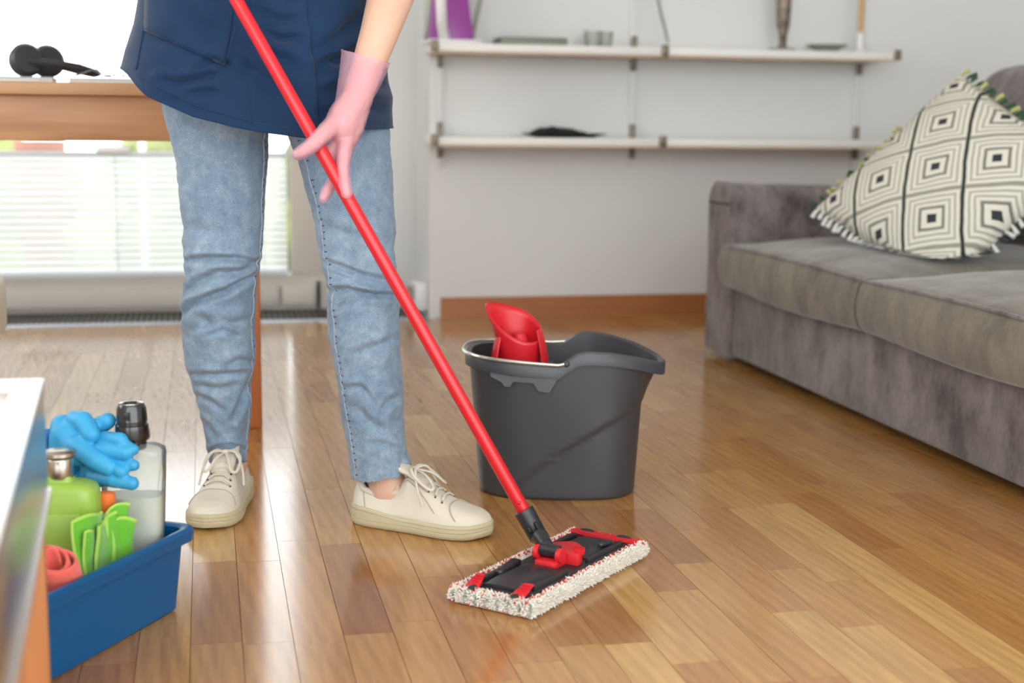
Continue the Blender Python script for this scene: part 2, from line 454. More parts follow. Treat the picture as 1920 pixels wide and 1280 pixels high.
# ================================================================ wall shelves
M_shelf = mat('shelf_white', (232, 230, 224), 0.45)
M_shelf_shade = mat('shelf_underside_shade', (196, 176, 152), 0.6)
M_brk = mat('shelf_bracket', (118, 108, 92), 0.4, metal=0.6)
SH_Y0 = WALL_Y - 0.215
xl, xm, xr = PY(815, 80, SH_Y0)[0], PY(1250, 90, SH_Y0)[0], PY(1683, 97, SH_Y0)[0]
ZS = (0.928, 0.622)
lab = {(0, 0): 'upper white wall shelf holding the purple iron', (0, 1): 'upper white wall shelf holding the dark figurine and candle', (1, 0): 'lower white wall shelf holding the black tray', (1, 1): 'bare lower white wall shelf next to the sofa'}
for r in (0, 1):
    for c in (0, 1):
        a, b = ((xl, xm - 0.006), (xm + 0.006, xr))[c]
        sh = thing('wall_shelf', lab[(r, c)], 'shelf', ((a + b) / 2, (SH_Y0 + WALL_Y) / 2, ZS[r]), 0, 'white wall shelves')
        w = b - a; d = WALL_Y - SH_Y0
        MB().box((0, 0, 0.0), (w, d - 0.002, 0.026)).build('board', M_shelf, sh, bevel=0.003)
        MB().box((0, -0.002, -0.016), (w - 0.004, d - 0.008, 0.006)).build('underside', M_shelf_shade, sh)  # thin tan sheet: the shadow line below the board, painted in
        for sx in (-1, 1):
            if c == 1 and sx == -1: continue
            MB().box((sx * (w / 2), -d / 2 - 0.004, 0.004), (0.024, 0.012, 0.036)).build('end_clip', M_brk, sh, bevel=0.003)
            hb = MB().box((sx * (w / 2 - 0.05), d / 2 - 0.022, 0.0), (0.018, 0.018, 0.12))
            hb.build('bracket', M_brk, sh, bevel=0.003)
M_upr = M_wall
for xx, lb in ((xl - 0.0 + 0.05, 'white wall upright carrying the shelf ends by the window'), (xm - 0.056, 'white wall upright in the middle between the shelf pairs'), (xr - 0.05, 'white wall upright carrying the shelf ends behind the sofa')):
    tag(MB().box((xx, WALL_Y - 0.0055, 1.16), (0.026, 0.010, 1.26)).build('shelf_upright', M_upr, bevel=0.002), lb, 'upright', 'shelf uprights')
SHZ = [z + 0.0135 for z in ZS]
YS = WALL_Y - 0.11
# --- purple steam iron standing on its heel
ir = thing('steam_iron', 'purple and white steam iron standing upright on the upper shelf', 'iron', (PY(846, 60, YS)[0], YS, SHZ[0]), math.radians(4)); ir.scale = (1.2, 1.2, 1.2)
M_pur = mat('iron_purple', (150, 62, 150), 0.3); M_iwh = mat('iron_white', (225, 222, 222), 0.35); M_igy = mat('iron_sole', (150, 152, 140), 0.35, metal=0.6)
rings = []
for z, w_, d0, d1 in ((0.0, 0.062, -0.045, 0.035), (0.03, 0.060, -0.045, 0.04), (0.12, 0.050, -0.03, 0.045), (0.2, 0.03, -0.005, 0.045), (0.26, 0.006, 0.03, 0.045)):
    rings.append([(w_ * 0.85, d0, z), (w_, 0.5 * (d0 + d1), z), (w_, d1, z), (-w_, d1, z), (-w_, 0.5 * (d0 + d1), z), (-w_ * 0.85, d0, z)])
MB().loft(rings).build('body', M_pur, ir, bevel=0.006)
MB().loft([[(x * 1.12, 0.047 + (0.008 if k else 0), z) for x, z in ((-0.06, 0.002), (0.06, 0.002), (0.056, 0.12), (0.035, 0.2), (0.0, 0.275), (-0.035, 0.2), (-0.056, 0.12))] for k in (0, 1)]).build('soleplate', M_igy, ir, bevel=0.002)
MB().tube([(-0.03, -0.045, 0.015), (-0.045, -0.075, 0.05), (-0.05, -0.085, 0.12), (-0.03, -0.06, 0.19), (0.0, -0.01, 0.21)], 0.015, 10, round_ends=True).build('handle', M_iwh, ir)
MB().sphere((-0.025, -0.035, 0.155), (0.018, 0.012, 0.018)).build('dial', M_iwh, ir)
MB().box((0, -0.002, 0.006), (0.15, 0.11, 0.012)).build('heel_rest', M_iwh, ir, bevel=0.004)
MB().tube([(0.06, 0.0, 0.02), (0.085, 0.01, 0.12), (0.09, 0.01, 0.22), (0.06, 0.02, 0.3)], 0.007, 8).build('cord', M_igy, ir)
# --- flat grey box, glasses, figurine, candle, dish, cable
fx0, fx1 = PY(932, 74, YS)[0], PY(1055, 74, YS)[0]
bxo = thing('flat_box', 'flat grey box lying on the upper shelf beside the iron', 'box', ((fx0 + fx1) / 2, YS, SHZ[0]))
M_gbx = mat('grey_box', (128, 130, 118), 0.5)
MB().box((0, 0, 0.010), (fx1 - fx0, 0.15, 0.018)).build('base', M_gbx, bxo, bevel=0.003); MB().box((0, 0, 0.0225), (fx1 - fx0 - 0.004, 0.148, 0.006)).build('lid', M_gbx, bxo, bevel=0.002)
M_clr = glassy('clear_glass', (236, 242, 236), rough=0.08, diffuse=(214, 218, 208), dw=0.42)
for i, p in enumerate((1112, 1136)):
    gx = PY(p, 70, YS)[0]
    g = MB().lathe([(0.024, 0), (0.026, 0.002), (0.031, 0.055), (0.0295, 0.055), (0.0245, 0.006)], (0, 0, 0), 24).build('drinking_glass', M_clr); g.location = (gx, YS + 0.02 * i, SHZ[0])
    tag(g, ('small clear drinking glass on the upper shelf nearer the grey box', 'small clear drinking glass on the upper shelf nearer the hanging cable')[i], 'glass', 'drinking glasses')
fg = thing('figurine', 'tall dark bronze figurine on a round green base on the upper shelf', 'figurine', (PY(1468, 60, YS)[0], YS, SHZ[0]))
M_brz = mat('dark_bronze', (74, 66, 54), 0.4, metal=0.3, var=0.5, scale=30, col2=(150, 132, 118))
MB().lathe([(0.045, 0), (0.05, 0.004), (0.048, 0.01), (0.02, 0.013)], n=28).build('base', mat('green_base', (134, 140, 122), 0.5), fg)
MB().lathe([(0.018, 0.011), (0.014, 0.03), (0.016, 0.06), (0.024, 0.09), (0.026, 0.14), (0.028, 0.19), (0.022, 0.24), (0.03, 0.28), (0.026, 0.33), (0.012, 0.36), (0.018, 0.385), (0.018, 0.41), (0.004, 0.43)], n=20, sy=0.8).build('figure', M_brz, fg)
cd = thing('candle_holder', 'white candle holder with a tall tan candle on the upper shelf', 'candle', (PY(1613, 70, YS)[0], YS, SHZ[0]))
MB().lathe([(0.03, 0), (0.03, 0.006), (0.012, 0.012), (0.014, 0.06), (0.018, 0.07), (0.012, 0.072)], n=24).build('holder', M_iwh, cd)
MB().lathe([(0.011, 0.068), (0.011, 0.30), (0.003, 0.305)], n=18).build('candle', mat('tan_wax', (196, 160, 112), 0.6), cd)
ds = thing('glass_dish', 'shallow pale glass dish beside the figurine on the upper shelf', 'dish', (PY(1550, 82, YS)[0], YS, SHZ[0]))
MB().lathe([(0.03, 0), (0.035, 0.003), (0.075, 0.024), (0.0735, 0.026), (0.034, 0.006)], n=32).build('bowl', M_clr, ds)
cx, cz = PY(1250, 88, SH_Y0)[0], SHZ[0]
pts = [PY(1232, -60, YS), PY(1234, 0, YS), PY(1240, 30, YS), PY(1247, 55, YS + 0.02), PY(1252, 80, YS + 0.01)]
pts[-1][2] = max(pts[-1][2], cz + 0.006); pts = [np.array((pts[0][0] - 0.01, WALL_Y - 0.02, 1.55))] + pts
tag(MB().tube(pts, 0.006, 8).build('hanging_cable', mat('cable_grey', (150, 148, 144), 0.6)), 'grey cable hanging down behind the upper shelf boards', 'cable')
x0, x1 = PY(978, 245, YS)[0], PY(1138, 245, YS)[0]
tr = thing('black_tray', 'flat black tray with crumpled cloth on the lower shelf', 'tray', ((x0 + x1) / 2, YS, SHZ[1]))
M_blk = mat('black_cloth', (24, 24, 26), 0.8)
MB().lathe([(0.10, 0), (0.15, 0.012), (0.152, 0.014), (0.10, 0.004)], n=36, sx=(x1 - x0) / 0.304, sy=0.6).build('dish', M_blk, tr)
cb = MB().sphere((-0.02, 0, 0.014), (0.10, 0.06, 0.02), 24, 12)
me = cb.mesh('cloth')
for v in me.vertices: v.co.z = max(0.005, v.co.z + 0.008 * fbm(v.co, 22, 3))
obj('cloth', me, M_blk, tr)
# --- socket by the jog
sk = thing('wall_socket', 'white socket box with a plug low on the wall beside the baseboard', 'socket', (JOG_X - 0.0, WALL_Y + 0.10, 0.03))
MB().box((-0.022, 0.02, 0.04), (0.044, 0.16, 0.10)).build('housing', M_iwh, sk, bevel=0.006)
MB().box((-0.055, 0.0, 0.045), (0.024, 0.05, 0.05)).build('plug', mat('plug_grey', (150, 138, 120), 0.5), sk, bevel=0.006)

# ================================================================ desk by the window
DY = 3.19; ZD = 0.765
M_desk = mat('desk_wood', (176, 124, 84), 0.45, var=0.10, scale=7, stretch=(0.5, 6, 6), col2=(196, 146, 102))
M_deskt = mat('desk_top_wood', (190, 142, 98), 0.4, var=0.08, scale=6, stretch=(0.5, 8, 8))
M_deskl = mat('desk_leg_wood', (172, 98, 50), 0.45, var=0.1, scale=10, stretch=(8, 8, 0.5))
dx0, dx1 = -1.55, 0.112
dk = thing('writing_desk', 'wooden desk with a deep brown apron in front of the balcony window', 'desk', ((dx0 + dx1) / 2, DY + 0.36, 0))
dw = dx1 - dx0
MB().box((0, 0, ZD - 0.0135), (dw + 0.01, 0.74, 0.027)).build('tabletop', M_deskt, dk, bevel=0.003)
MB().box((0, -0.335, ZD - 0.075), (dw - 0.104, 0.025, 0.096)).build('apron', M_desk, dk, bevel=0.002)
MB().box((0, 0.335, ZD - 0.075), (dw - 0.104, 0.025, 0.096)).build('apron', M_desk, dk, bevel=0.002)
for sx in (-1, 1):
    MB().box((sx * (dw / 2 - 0.0225), 0, ZD - 0.075), (0.025, 0.60, 0.096)).build('side_apron', M_desk, dk, bevel=0.002)
    for sy in (-1, 1):
        MB().box((sx * (dw / 2 - 0.025), sy * 0.325, (ZD - 0.028) / 2), (0.052, 0.052, ZD - 0.028)).build('leg', M_deskl, dk, bevel=0.004)
# papers, magazines, headphones, glasses
M_pap = mat('magazine_paper', (214, 214, 210), 0.6); M_pap2 = mat('magazine_cover', (176, 180, 184), 0.4); M_pap3 = mat('beige_book', (206, 196, 174), 0.6)
Zt = ZD + 0.0005
def paper(x, y, w, d, h, rz, m, z, lab_, cat_='magazine', nm='magazine'):
    t = thing(nm, lab_, cat_, (x, y, z), rz)
    MB().box((0, 0, h / 2), (w - 0.004, d - 0.004, h * 0.8)).build('pages', M_pap, t)
    MB().box((0, 0, h * 0.95), (w, d, h * 0.1)).build('cover', m, t); MB().box((0, 0, h * 0.05), (w, d, h * 0.1)).build('back_cover', m, t)
    return t
yD = DY + 0.2
paper(PY(60, 150, yD)[0] - 0.1, yD, 0.30, 0.22, 0.012, 0.05, M_pap2, Zt, 'grey covered magazine on the desk under the headphones')
paper(PY(185, 150, yD)[0] + 0.06, yD + 0.02, 0.23, 0.19, 0.012, -0.06, M_pap3, Zt, 'beige covered book on the desk under the eyeglasses', 'book', 'book')
paper(PY(35, 155, yD - 0.12)[0], yD - 0.165, 0.10, 0.07, 0.006, 0.1, M_iwh, Zt, 'small white notepad at the front edge of the desk', 'notepad', 'notepad')
zq = Zt + 0.0125
hx = PY(62, 118, yD)[0]
hpn = thing('headphones', 'black over-ear headphones lying on the desk', 'headphones', (hx, yD, zq))
M_hp = mat('headphone_black', (46, 44, 48), 0.45)
for sx, yy in ((-0.012, -0.02), (0.028, 0.035)):
    cpm = MB().lathe([(0.028, -0.016), (0.036, -0.012), (0.037, 0.006), (0.030, 0.016), (0.012, 0.018)], n=26)
    cpm.xf(Matrix.Translation((sx, yy, 0.037)) @ Matrix.Rotation(math.radians(78), 4, 'X') @ Matrix.Rotation(0.4, 4, 'Y')); cpm.build('ear_cup', M_hp, hpn)
MB().tube([(-0.005, -0.03, 0.035), (0.05, -0.036, 0.030), (0.10, -0.03, 0.022), (0.135, 0.005, 0.012), (0.125, 0.045, 0.012), (0.09, 0.06, 0.02), (0.03, 0.055, 0.035)], [0.011, 0.012, 0.012, 0.011, 0.011, 0.012, 0.011], 10, flat=0.8, round_ends=True).build('headband', M_hp, hpn)
gx = PY(160, 130, yD)[0]
eg = thing('eyeglasses', 'folded wire eyeglasses lying on the desk beside the headphones', 'eyeglasses', (gx + 0.075, yD - 0.03, zq))
M_wire = mat('glasses_wire', (120, 120, 128), 0.3, metal=0.6)
for sx in (-1, 1):
    MB().tube([(sx * 0.026 + 0.021 * math.cos(a), -0.01 + 0.004 * math.sin(a), 0.019 + 0.016 * math.sin(a)) for a in np.linspace(0, 2 * PI, 24, endpoint=False)], 0.0013, 6, closed=True).build('rim', M_wire, eg)
    MB().tube([(sx * 0.047, -0.01, 0.022), (sx * 0.05, 0.03, 0.016), (sx * 0.045 + 0.02, 0.09, 0.004)], 0.0013, 6).build('temple', M_wire, eg)
MB().tube([(-0.006, -0.01, 0.022), (0, -0.01, 0.026), (0.006, -0.01, 0.022)], 0.0013, 6).build('bridge', M_wire, eg)
ec = [(gx - 0.02, yD - 0.05, Zt + 0.016), (gx + 0.02, yD - 0.06, Zt + 0.03), (gx + 0.05, yD - 0.07, Zt + 0.018), (gx + 0.11, yD - 0.08, Zt + 0.0165), (gx + 0.17, yD - 0.06, Zt + 0.0165)]
tag(MB().tube(ec, 0.0022, 6).build('thin_cable', M_wire), 'thin grey cable looping over the beige book', 'cable')
# pale curtain edge beside the tunic
# ================================================================ cream stool at the picture's edge of the desk
sx_, sz0, sz1 = PY(7, 560, 2.75)[0], PY(5, 655, 2.75)[2], PY(5, 522, 2.75)[2]
stl = thing('padded_stool', 'cream padded stool standing in front of the wooden desk', 'stool', (sx_ - 0.207, 2.75, 0))
M_crm = mat('cream_leather', (226, 218, 196), 0.5)
def softbox(mb, c, d, r=0.3, n=14, bulge=0.0):
    """rounded pillow-like block: superellipsoid grid"""
    rings = []; m = n
    e = r
    def sp(v, p): return math.copysign(abs(v) ** p, v)
    vs_, fs = [], []
    for i in range(m + 1):
        ph = -PI / 2 + PI * i / m
        for j in range(2 * n):
            a = 2 * PI * j / (2 * n)
            vs_.append((c[0] + d[0] / 2 * sp(math.cos(ph), e) * sp(math.cos(a), e), c[1] + d[1] / 2 * sp(math.cos(ph), e) * sp(math.sin(a), e), c[2] + d[2] / 2 * sp(math.sin(ph), e)))
    for i in range(m):
        for j in range(2 * n):
            k = (j + 1) % (2 * n); fs.append((i * 2 * n + j, i * 2 * n + k, (i + 1) * 2 * n + k, (i + 1) * 2 * n + j))
    mb.add(vs_, fs); return mb
def rbox(c, d, bev, seg=4): 
    return MB().box(c, d), bev, seg
MB().box((0, 0, (sz0 + sz1) / 2), (0.38, 0.38, sz1 - sz0)).build('seat', M_crm, stl, bevel=0.03, seg=4)
for sx in (-1, 1):
    for sy in (-1, 1): MB().box((sx * 0.13, sy * 0.13, sz0 / 2 + 0.01), (0.03, 0.03, sz0 + 0.01)).build('leg', M_crm, stl, bevel=0.004)

# ================================================================ sofa
def sofa_mat(name, c1, c2):
    t = NT(name); b = t.bsdf; tc = t.n('ShaderNodeTexCoord').outputs['Object']
    a = t.noise(t.mapping(tc, (9, 9, 5)), 1.0, 4, 0.65); f = t.noise(t.mapping(tc, (500, 500, 60)), 1.0, 2)
    fac = t.math('ADD', t.math('MULTIPLY', a, 0.75), t.math('MULTIPLY', f, 0.25))
    t.l(t.ramp(fac, [(0.36, lin(c1)), (0.62, lin(c2))]), b.inputs['Base Color'])
    setin(b, 'Roughness', 0.85); setin(b, 'Sheen Weight', 0.35); setin(b, 'Sheen Roughness', 0.4); setin(b, 'Specular IOR Level', 0.2)
    t.bump(f, 0.25, 0.002); return t.m
M_sofa = sofa_mat('sofa_velour', (78, 69, 68), (140, 131, 129))
M_cush_lit = sofa_mat('sofa_velour_lit', (94, 87, 78), (134, 126, 113))  # olive tint of the light on the seat tops, put into the colour
SX = 1.47; SY0, SY1 = 1.86, 4.06
sf = thing('sofa', 'grey-brown velour two-seat sofa with low arms along the right side', 'sofa', (SX + 0.45, (SY0 + SY1) / 2, 0))
sf['label'] = 'grey-brown velour two-seat sofa with low square arms'
oy = (SY0 + SY1) / 2; ox = SX + 0.45
def sbox(name, x0, x1, y0, y1, z0, z1, bev, m=M_sofa, seg=4):
    return MB().box(((x0 + x1) / 2 - ox, (y0 + y1) / 2 - oy, (z0 + z1) / 2), (x1 - x0, y1 - y0, z1 - z0)).build(name, m, sf, bevel=bev, seg=seg)
sbox('base', SX + 0.016, 2.42, SY0 + 0.19, SY1 - 0.19, 0.022, 0.232, 0.012)
for nm, y0, y1 in (('arm', SY1 - 0.205, SY1), ('arm', SY0, SY0 + 0.205)):
    rings = []
    for xx in (SX, SX + 0.01, 2.30, 2.42):
        prof = []
        ins = 0.012 if xx == SX else 0.0
        for k in range(29):
            u = k / 28.0
            # outline from bottom outer, over the rounded top, to bottom inner
            pass
        w = y1 - y0; h = 0.522 if xx < 2.2 else 0.50
        pts_ = [(y0 + ins, 0.02), (y0 + ins, h - 0.06)]
        for k in range(7): a = PI - k * PI / 12; pts_.append((y0 + ins + 0.05 + 0.05 * math.cos(a), h - 0.05 - ins + 0.05 * math.sin(a)))
        for k in range(7): a = PI / 2 - k * PI / 12; pts_.append((y1 - ins - 0.05 + 0.05 * math.cos(a), h - 0.05 - ins + 0.05 * math.sin(a)))
        pts_ += [(y1 - ins, h - 0.06), (y1 - ins, 0.02)]
        rings.append([(xx - ox, py_ - oy, pz) for py_, pz in pts_])
    MB().loft(rings).build(nm, M_sofa, sf, bevel=0.006, seg=2)
sbox('back', 2.20, 2.44, SY0 + 0.19, SY1 - 0.19, 0.22, 0.72, 0.05)
def seat_cushion(y0, y1, nm='seat_cushion'):
    x0, x1, z0, z1 = SX - 0.022, 2.22, 0.225, 0.350
    nx, ny = 26, 30; mb = MB(); vs_ = []; w, d = x1 - x0, y1 - y0
    def top(u, v):   # u: front to back, v: along the sofa
        eu = 1 - abs(2 * u - 1) ** 5; ev = 1 - abs(2 * v - 1) ** 5
        crown = 0.046 * (1 - (2 * u - 1) ** 2 * 0.75) * (1 - (2 * v - 1) ** 2 * 0.75)
        wr = 0.006 * fbm((u * 3, v * 4 + y0, 0), 1.6, 3) + 0.004 * math.sin(12 * v + 9 * u + y0) * math.exp(-((u - 0.25) / 0.18) ** 2)
        return z1 + crown + wr * min(1, 4 * u) - 0.007 * (1 - eu * ev)
    rows = []
    for i in range(nx + 1):
        u = i / nx
        for j in range(ny + 1):
            v = j / ny
            ex = 0.010 * math.sin(PI * v)
            vs_.append((x0 + w * u - ex * (1 - u), y0 + d * v, top(u, v)))
    fs = [(i * (ny + 1) + j, i * (ny + 1) + j + 1, (i + 1) * (ny + 1) + j + 1, (i + 1) * (ny + 1) + j) for i in range(nx) for j in range(ny)]
    # skirt: bulging sides round the border down to the underside
    bord = [j for j in range(ny + 1)] + [i * (ny + 1) + ny for i in range(1, nx + 1)] + [nx * (ny + 1) + j for j in range(ny - 1, -1, -1)] + [i * (ny + 1) for i in range(nx - 1, 0, -1)]
    prev = bord; cx_, cy_ = (x0 + x1) / 2, (y0 + y1) / 2
    for lv, (t_, bul) in enumerate(((0.12, 0.010), (0.4, 0.018), (0.7, 0.016), (0.92, 0.006), (1.0, -0.006))):
        cur = []
        for k, b_ in enumerate(bord):
            X, Y, Z = vs_[b_]
            ddx = -1 if X < x0 + 0.02 else (1 if X > x1 - 0.01 else 0)
            cur.append(len(vs_)); vs_.append((X + ddx * bul, Y, Z + (z0 + 0.004 * math.sin(7 * Y) - Z) * t_))
        m_ = len(bord)
        for k in range(m_): fs.append((prev[k], cur[k], cur[(k + 1) % m_], prev[(k + 1) % m_]))
        prev = cur
    fs.append(tuple(prev))
    mb.add([(a - ox, b - oy, c) for a, b, c in vs_], fs)
    o = mb.build(nm, M_cush_lit, sf, angle=75)
    edge = [vs_[b_] for b_ in bord]
    MB().tube([(a - ox - (0.003 if a < x0 + 0.02 else 0), b - oy, c - 0.001) for a, b, c in edge], 0.0045, 6, closed=True).build('piping', M_sofa, o)
    low = [vs_[len(vs_) - len(bord) + k] for k in range(ny + 1)]
    MB().tube([(a - ox - 0.008, b - oy, c + 0.012) for a, b, c in low], 0.0045, 6).build('piping', M_sofa, o)
    return o
seat_cushion(2.965, SY1 - 0.207)
seat_cushion(SY0 + 0.207, 2.955)
# back cushions leaning on the back
def back_cushion(y0, y1):
    mb = MB(); softbox(mb, (0, 0, 0), (0.20, y1 - y0, 0.47), 0.42, 16)
    mb.xf(Matrix.Translation((2.235 - ox, (y0 + y1) / 2 - oy, 0.625)) @ Matrix.Rotation(math.radians(10), 4, 'Y')); return mb.build('back_cushion', M_sofa, sf)
back_cushion(2.965, SY1 - 0.21); back_cushion(SY0 + 0.21, 2.955)

# ================================================================ patterned pillow
def pillow_mat():
    t = NT('pillow_weave'); b = t.bsdf; tc = t.n('ShaderNodeTexCoord').outputs['Object']
    sp = t.n('ShaderNodeSeparateXYZ'); t.l(tc, sp.inputs[0])
    wob = t.math('MULTIPLY', t.math('SUBTRACT', t.noise(tc, 9, 2), 0.5), 0.012)
    u = t.math('ADD', t.math('MULTIPLY', t.math('ADD', sp.outputs[0], sp.outputs[1]), 0.7071), wob); v = t.math('ADD', t.math('MULTIPLY', t.math('SUBTRACT', sp.outputs[1], sp.outputs[0]), 0.7071), wob)
    K = 1 / 0.146
    fu = t.math('ABSOLUTE', t.math('SUBTRACT', t.math('FRACT', t.math('ADD', t.math('MULTIPLY', u, K), 10.5)), 0.5))
    fv = t.math('ABSOLUTE', t.math('SUBTRACT', t.math('FRACT', t.math('ADD', t.math('MULTIPLY', v, K), 10.5)), 0.5))
    m = t.math('MAXIMUM', fu, fv)
    st = t.math('SINE', t.math('MULTIPLY', m, 2 * PI * 11))
    thin = t.math('MULTIPLY', t.math('GREATER_THAN', st, 0.35), t.math('GREATER_THAN', m, 0.20))
    ring = t.math('MULTIPLY', t.math('GREATER_THAN', m, 0.165), t.math('LESS_THAN', m, 0.205))
    core = t.math('LESS_THAN', m, 0.075)
    bord = t.math('GREATER_THAN', fv, 0.474); bord2 = t.math('GREATER_THAN', fu, 0.478)
    cream = lin((216, 212, 198)); c = t.mix(t.math('MULTIPLY', thin, 0.62), cream, lin((120, 122, 112)))
    c = t.mix(t.math('MULTIPLY', bord2, 0.6), c, lin((110, 112, 104)))
    dk_ = lin((52, 56, 56)); c = t.mix(t.math('MULTIPLY', ring, 0.75), c, dk_); c = t.mix(core, c, lin((58, 60, 64))); c = t.mix(bord, c, lin((44, 52, 46)))
    t.l(c, b.inputs['Base Color']); setin(b, 'Roughness', 0.9); setin(b, 'Specular IOR Level', 0.15)
    t.bump(t.noise(tc, 420, 2), 0.4, 0.003); return t.m
M_pil = pillow_mat()
A = 0.248
pm_ = MB(); npl = 30; vt = []; fs = []
for s_ in (1, -1):
    for i in range(npl + 1):
        for j in range(npl + 1):
            a, b_ = 2 * i / npl - 1, 2 * j / npl - 1
            k = (1 - abs(a) ** 2.6) * (1 - abs(b_) ** 2.6)
            pin = 1 - 0.07 * (1 - abs(a)) * abs(b_) - 0.07 * (1 - abs(b_)) * abs(a)
            h = 0.075 * max(0, k) ** 0.55 + 0.003 * fbm((a * 3, b_ * 3, s_), 1.5, 2) * k
            vt.append((A * a * pin, A * b_ * pin, s_ * h))
o_ = (npl + 1) ** 2
for s_ in (0, 1):
    for i in range(npl):
        for j in range(npl):
            q = [s_ * o_ + i * (npl + 1) + j, s_ * o_ + i * (npl + 1) + j + 1, s_ * o_ + (i + 1) * (npl + 1) + j + 1, s_ * o_ + (i + 1) * (npl + 1) + j]
            fs.append(tuple(q if s_ else q[::-1]))
pm_.add(vt, fs)
me = pm_.mesh('pillow'); bm = bmesh.new(); bm.from_mesh(me); bmesh.ops.remove_doubles(bm, verts=bm.verts[:], dist=0.0004); bm.to_mesh(me); bm.free()
pil = thing('throw_pillow', 'cream patterned throw pillow with concentric squares and tassels on the sofa', 'pillow', (0, 0, 0))
cover_ = obj('cover', me, M_pil, pil, angle=80)
# orientation: local x+y diagonal points up the picture, normal faces the room
PCX = np.array([1.785, 3.22, 0.550])
nrm = Vector((-0.72, -0.46, 0.62)).normalized()
UPH = Vector((-0.12, 0.18, 1.0)); upv = (UPH - nrm * UPH.dot(nrm)).normalized()
rt = upv.cross(nrm).normalized()      # to the right seen from the room
# local x axis and y axis lie at 45 degrees to up/right
lx_ = (upv + rt).normalized(); ly_ = (upv - rt).normalized()
if lx_.cross(ly_).dot(nrm) < 0: lx_, ly_ = ly_, lx_
R_ = Matrix((lx_, ly_, lx_.cross(ly_))).transposed().to_4x4()
pil.matrix_world = PMW = Matrix.Translation(PCX) @ R_
def settle(o):
    """the soft lower corner flattens where it meets the seat"""
    inv = PMW.inverted()
    for v in o.data.vertices:
        w = PMW @ v.co
        if w.z < 0.403: w.z = 0.386 + 0.017 * math.exp((w.z - 0.403) / 0.06) - 0.02 * (0.403 - w.z); v.co = inv @ w
settle(cover_)
tcol = {'w': mat('tassel_pale', (206, 208, 204), 0.9), 'g': mat('tassel_green', (46, 78, 52), 0.9), 'y': mat('tassel_yellow', (176, 176, 116), 0.9), 'd': mat('tassel_dark', (48, 50, 60), 0.9)}
rr_ = random.Random(3)
# edges: (start, end, outward, colours)
for (e0, e1, out, cols) in (((-1, -1), (-1, 1), (-1, 0), 'www'), ((-1, -1), (1, -1), (0, -1), 'dww'), ((-1, 1), (1, 1), (0, 1), 'yyg'), ((1, -1), (1, 1), (1, 0), 'gyg')):
    for k in range(24):
        f_ = (k + 0.5) / 24;
        if cols == 'yyg' and f_ > 0.62: continue
        cx_, cy_ = A * (e0[0] + (e1[0] - e0[0]) * f_), A * (e0[1] + (e1[1] - e0[1]) * f_)
        pinv = 1 - 0.07 * (1 - abs(2 * f_ - 1))
        cx_, cy_ = (cx_ * (pinv if out[0] else 1), cy_ * (pinv if out[1] else 1))
        L_ = rr_.uniform(0.018, 0.028); sl_ = rr_.uniform(-0.01, 0.01)
        p0 = (cx_, cy_, 0); p1 = (cx_ + out[0] * L_ * 0.4 + out[1] * sl_ * 0.4, cy_ + out[1] * L_ * 0.4 + out[0] * sl_ * 0.4, 0.001); p2 = (cx_ + out[0] * L_ + out[1] * sl_, cy_ + out[1] * L_ + out[0] * sl_, -0.004)
        settle(MB().tube([p0, p1, p2], [0.003, 0.0050, 0.0062], 6).build('tassel', tcol[rr_.choice(cols)], pil))

# ================================================================ glass coffee table at the near left
TZ = 0.42
tc_ = G(82, 712, TZ); ta = math.radians(3.2)
tbl = thing('coffee_table', 'coffee table with glass top, steel frame and wooden leg beside the blue caddy', 'table', (tc_[0], tc_[1], 0), ta)
M_fr = mat('table_steel', (196, 192, 184), 0.22, metal=1.0); M_frt = mat('table_steel_top', (226, 224, 220), 0.28, metal=0.6)
M_leg = mat('table_leg_wood', (196, 128, 76), 0.45, var=0.08, scale=8, stretch=(12, 12, 0.7))
TW, TL, FH, FW = 0.62, 1.05, 0.125, 0.028
# local frame: corner at the origin, table spreads to -x and -y
for nm, c, d in (('side_rail', (-FW / 2, -TL / 2, TZ - FH / 2), (FW, TL, FH)), ('side_rail', (-TW + FW / 2, -TL / 2, TZ - FH / 2), (FW, TL, FH)), ('end_rail', (-TW / 2, -FW / 2, TZ - FH / 2), (TW - 2 * FW, FW, FH)), ('end_rail', (-TW / 2, -TL + FW / 2, TZ - FH / 2), (TW - 2 * FW, FW, FH))):
    ro = MB().box(c, d).build(nm, M_fr, tbl, bevel=0.0015)
MB().box((-TW / 2, -TL / 2, TZ - 0.006), (TW - 2 * FW, TL - 2 * FW, 0.008)).build('glass_top', mat('glass_top', (225, 230, 232), 0.04, spec=0.8, coat=1.0), tbl)
for nm, c, d in (('top_trim', (-FW / 2, -TL / 2, TZ + 0.001), (FW, TL, 0.002)), ('top_trim', (-TW / 2, -FW / 2, TZ + 0.001), (TW - 2 * FW, FW, 0.002)), ('lower_lip', (0.0015, -TL / 2, TZ - FH + 0.004), (0.003, TL, 0.008))):
    MB().box(c, d).build(nm, M_frt, tbl)
for lx, ly in ((-0.013, 0.016), (-TW + 0.013, 0.016), (-0.013, -TL - 0.016), (-TW + 0.013, -TL - 0.016)):
    MB().box((lx - (0.012 if lx > -.1 else 0), ly, (TZ - 0.035) / 2), (0.036, 0.030, TZ - 0.035)).build('leg', M_leg, tbl, bevel=0.002)

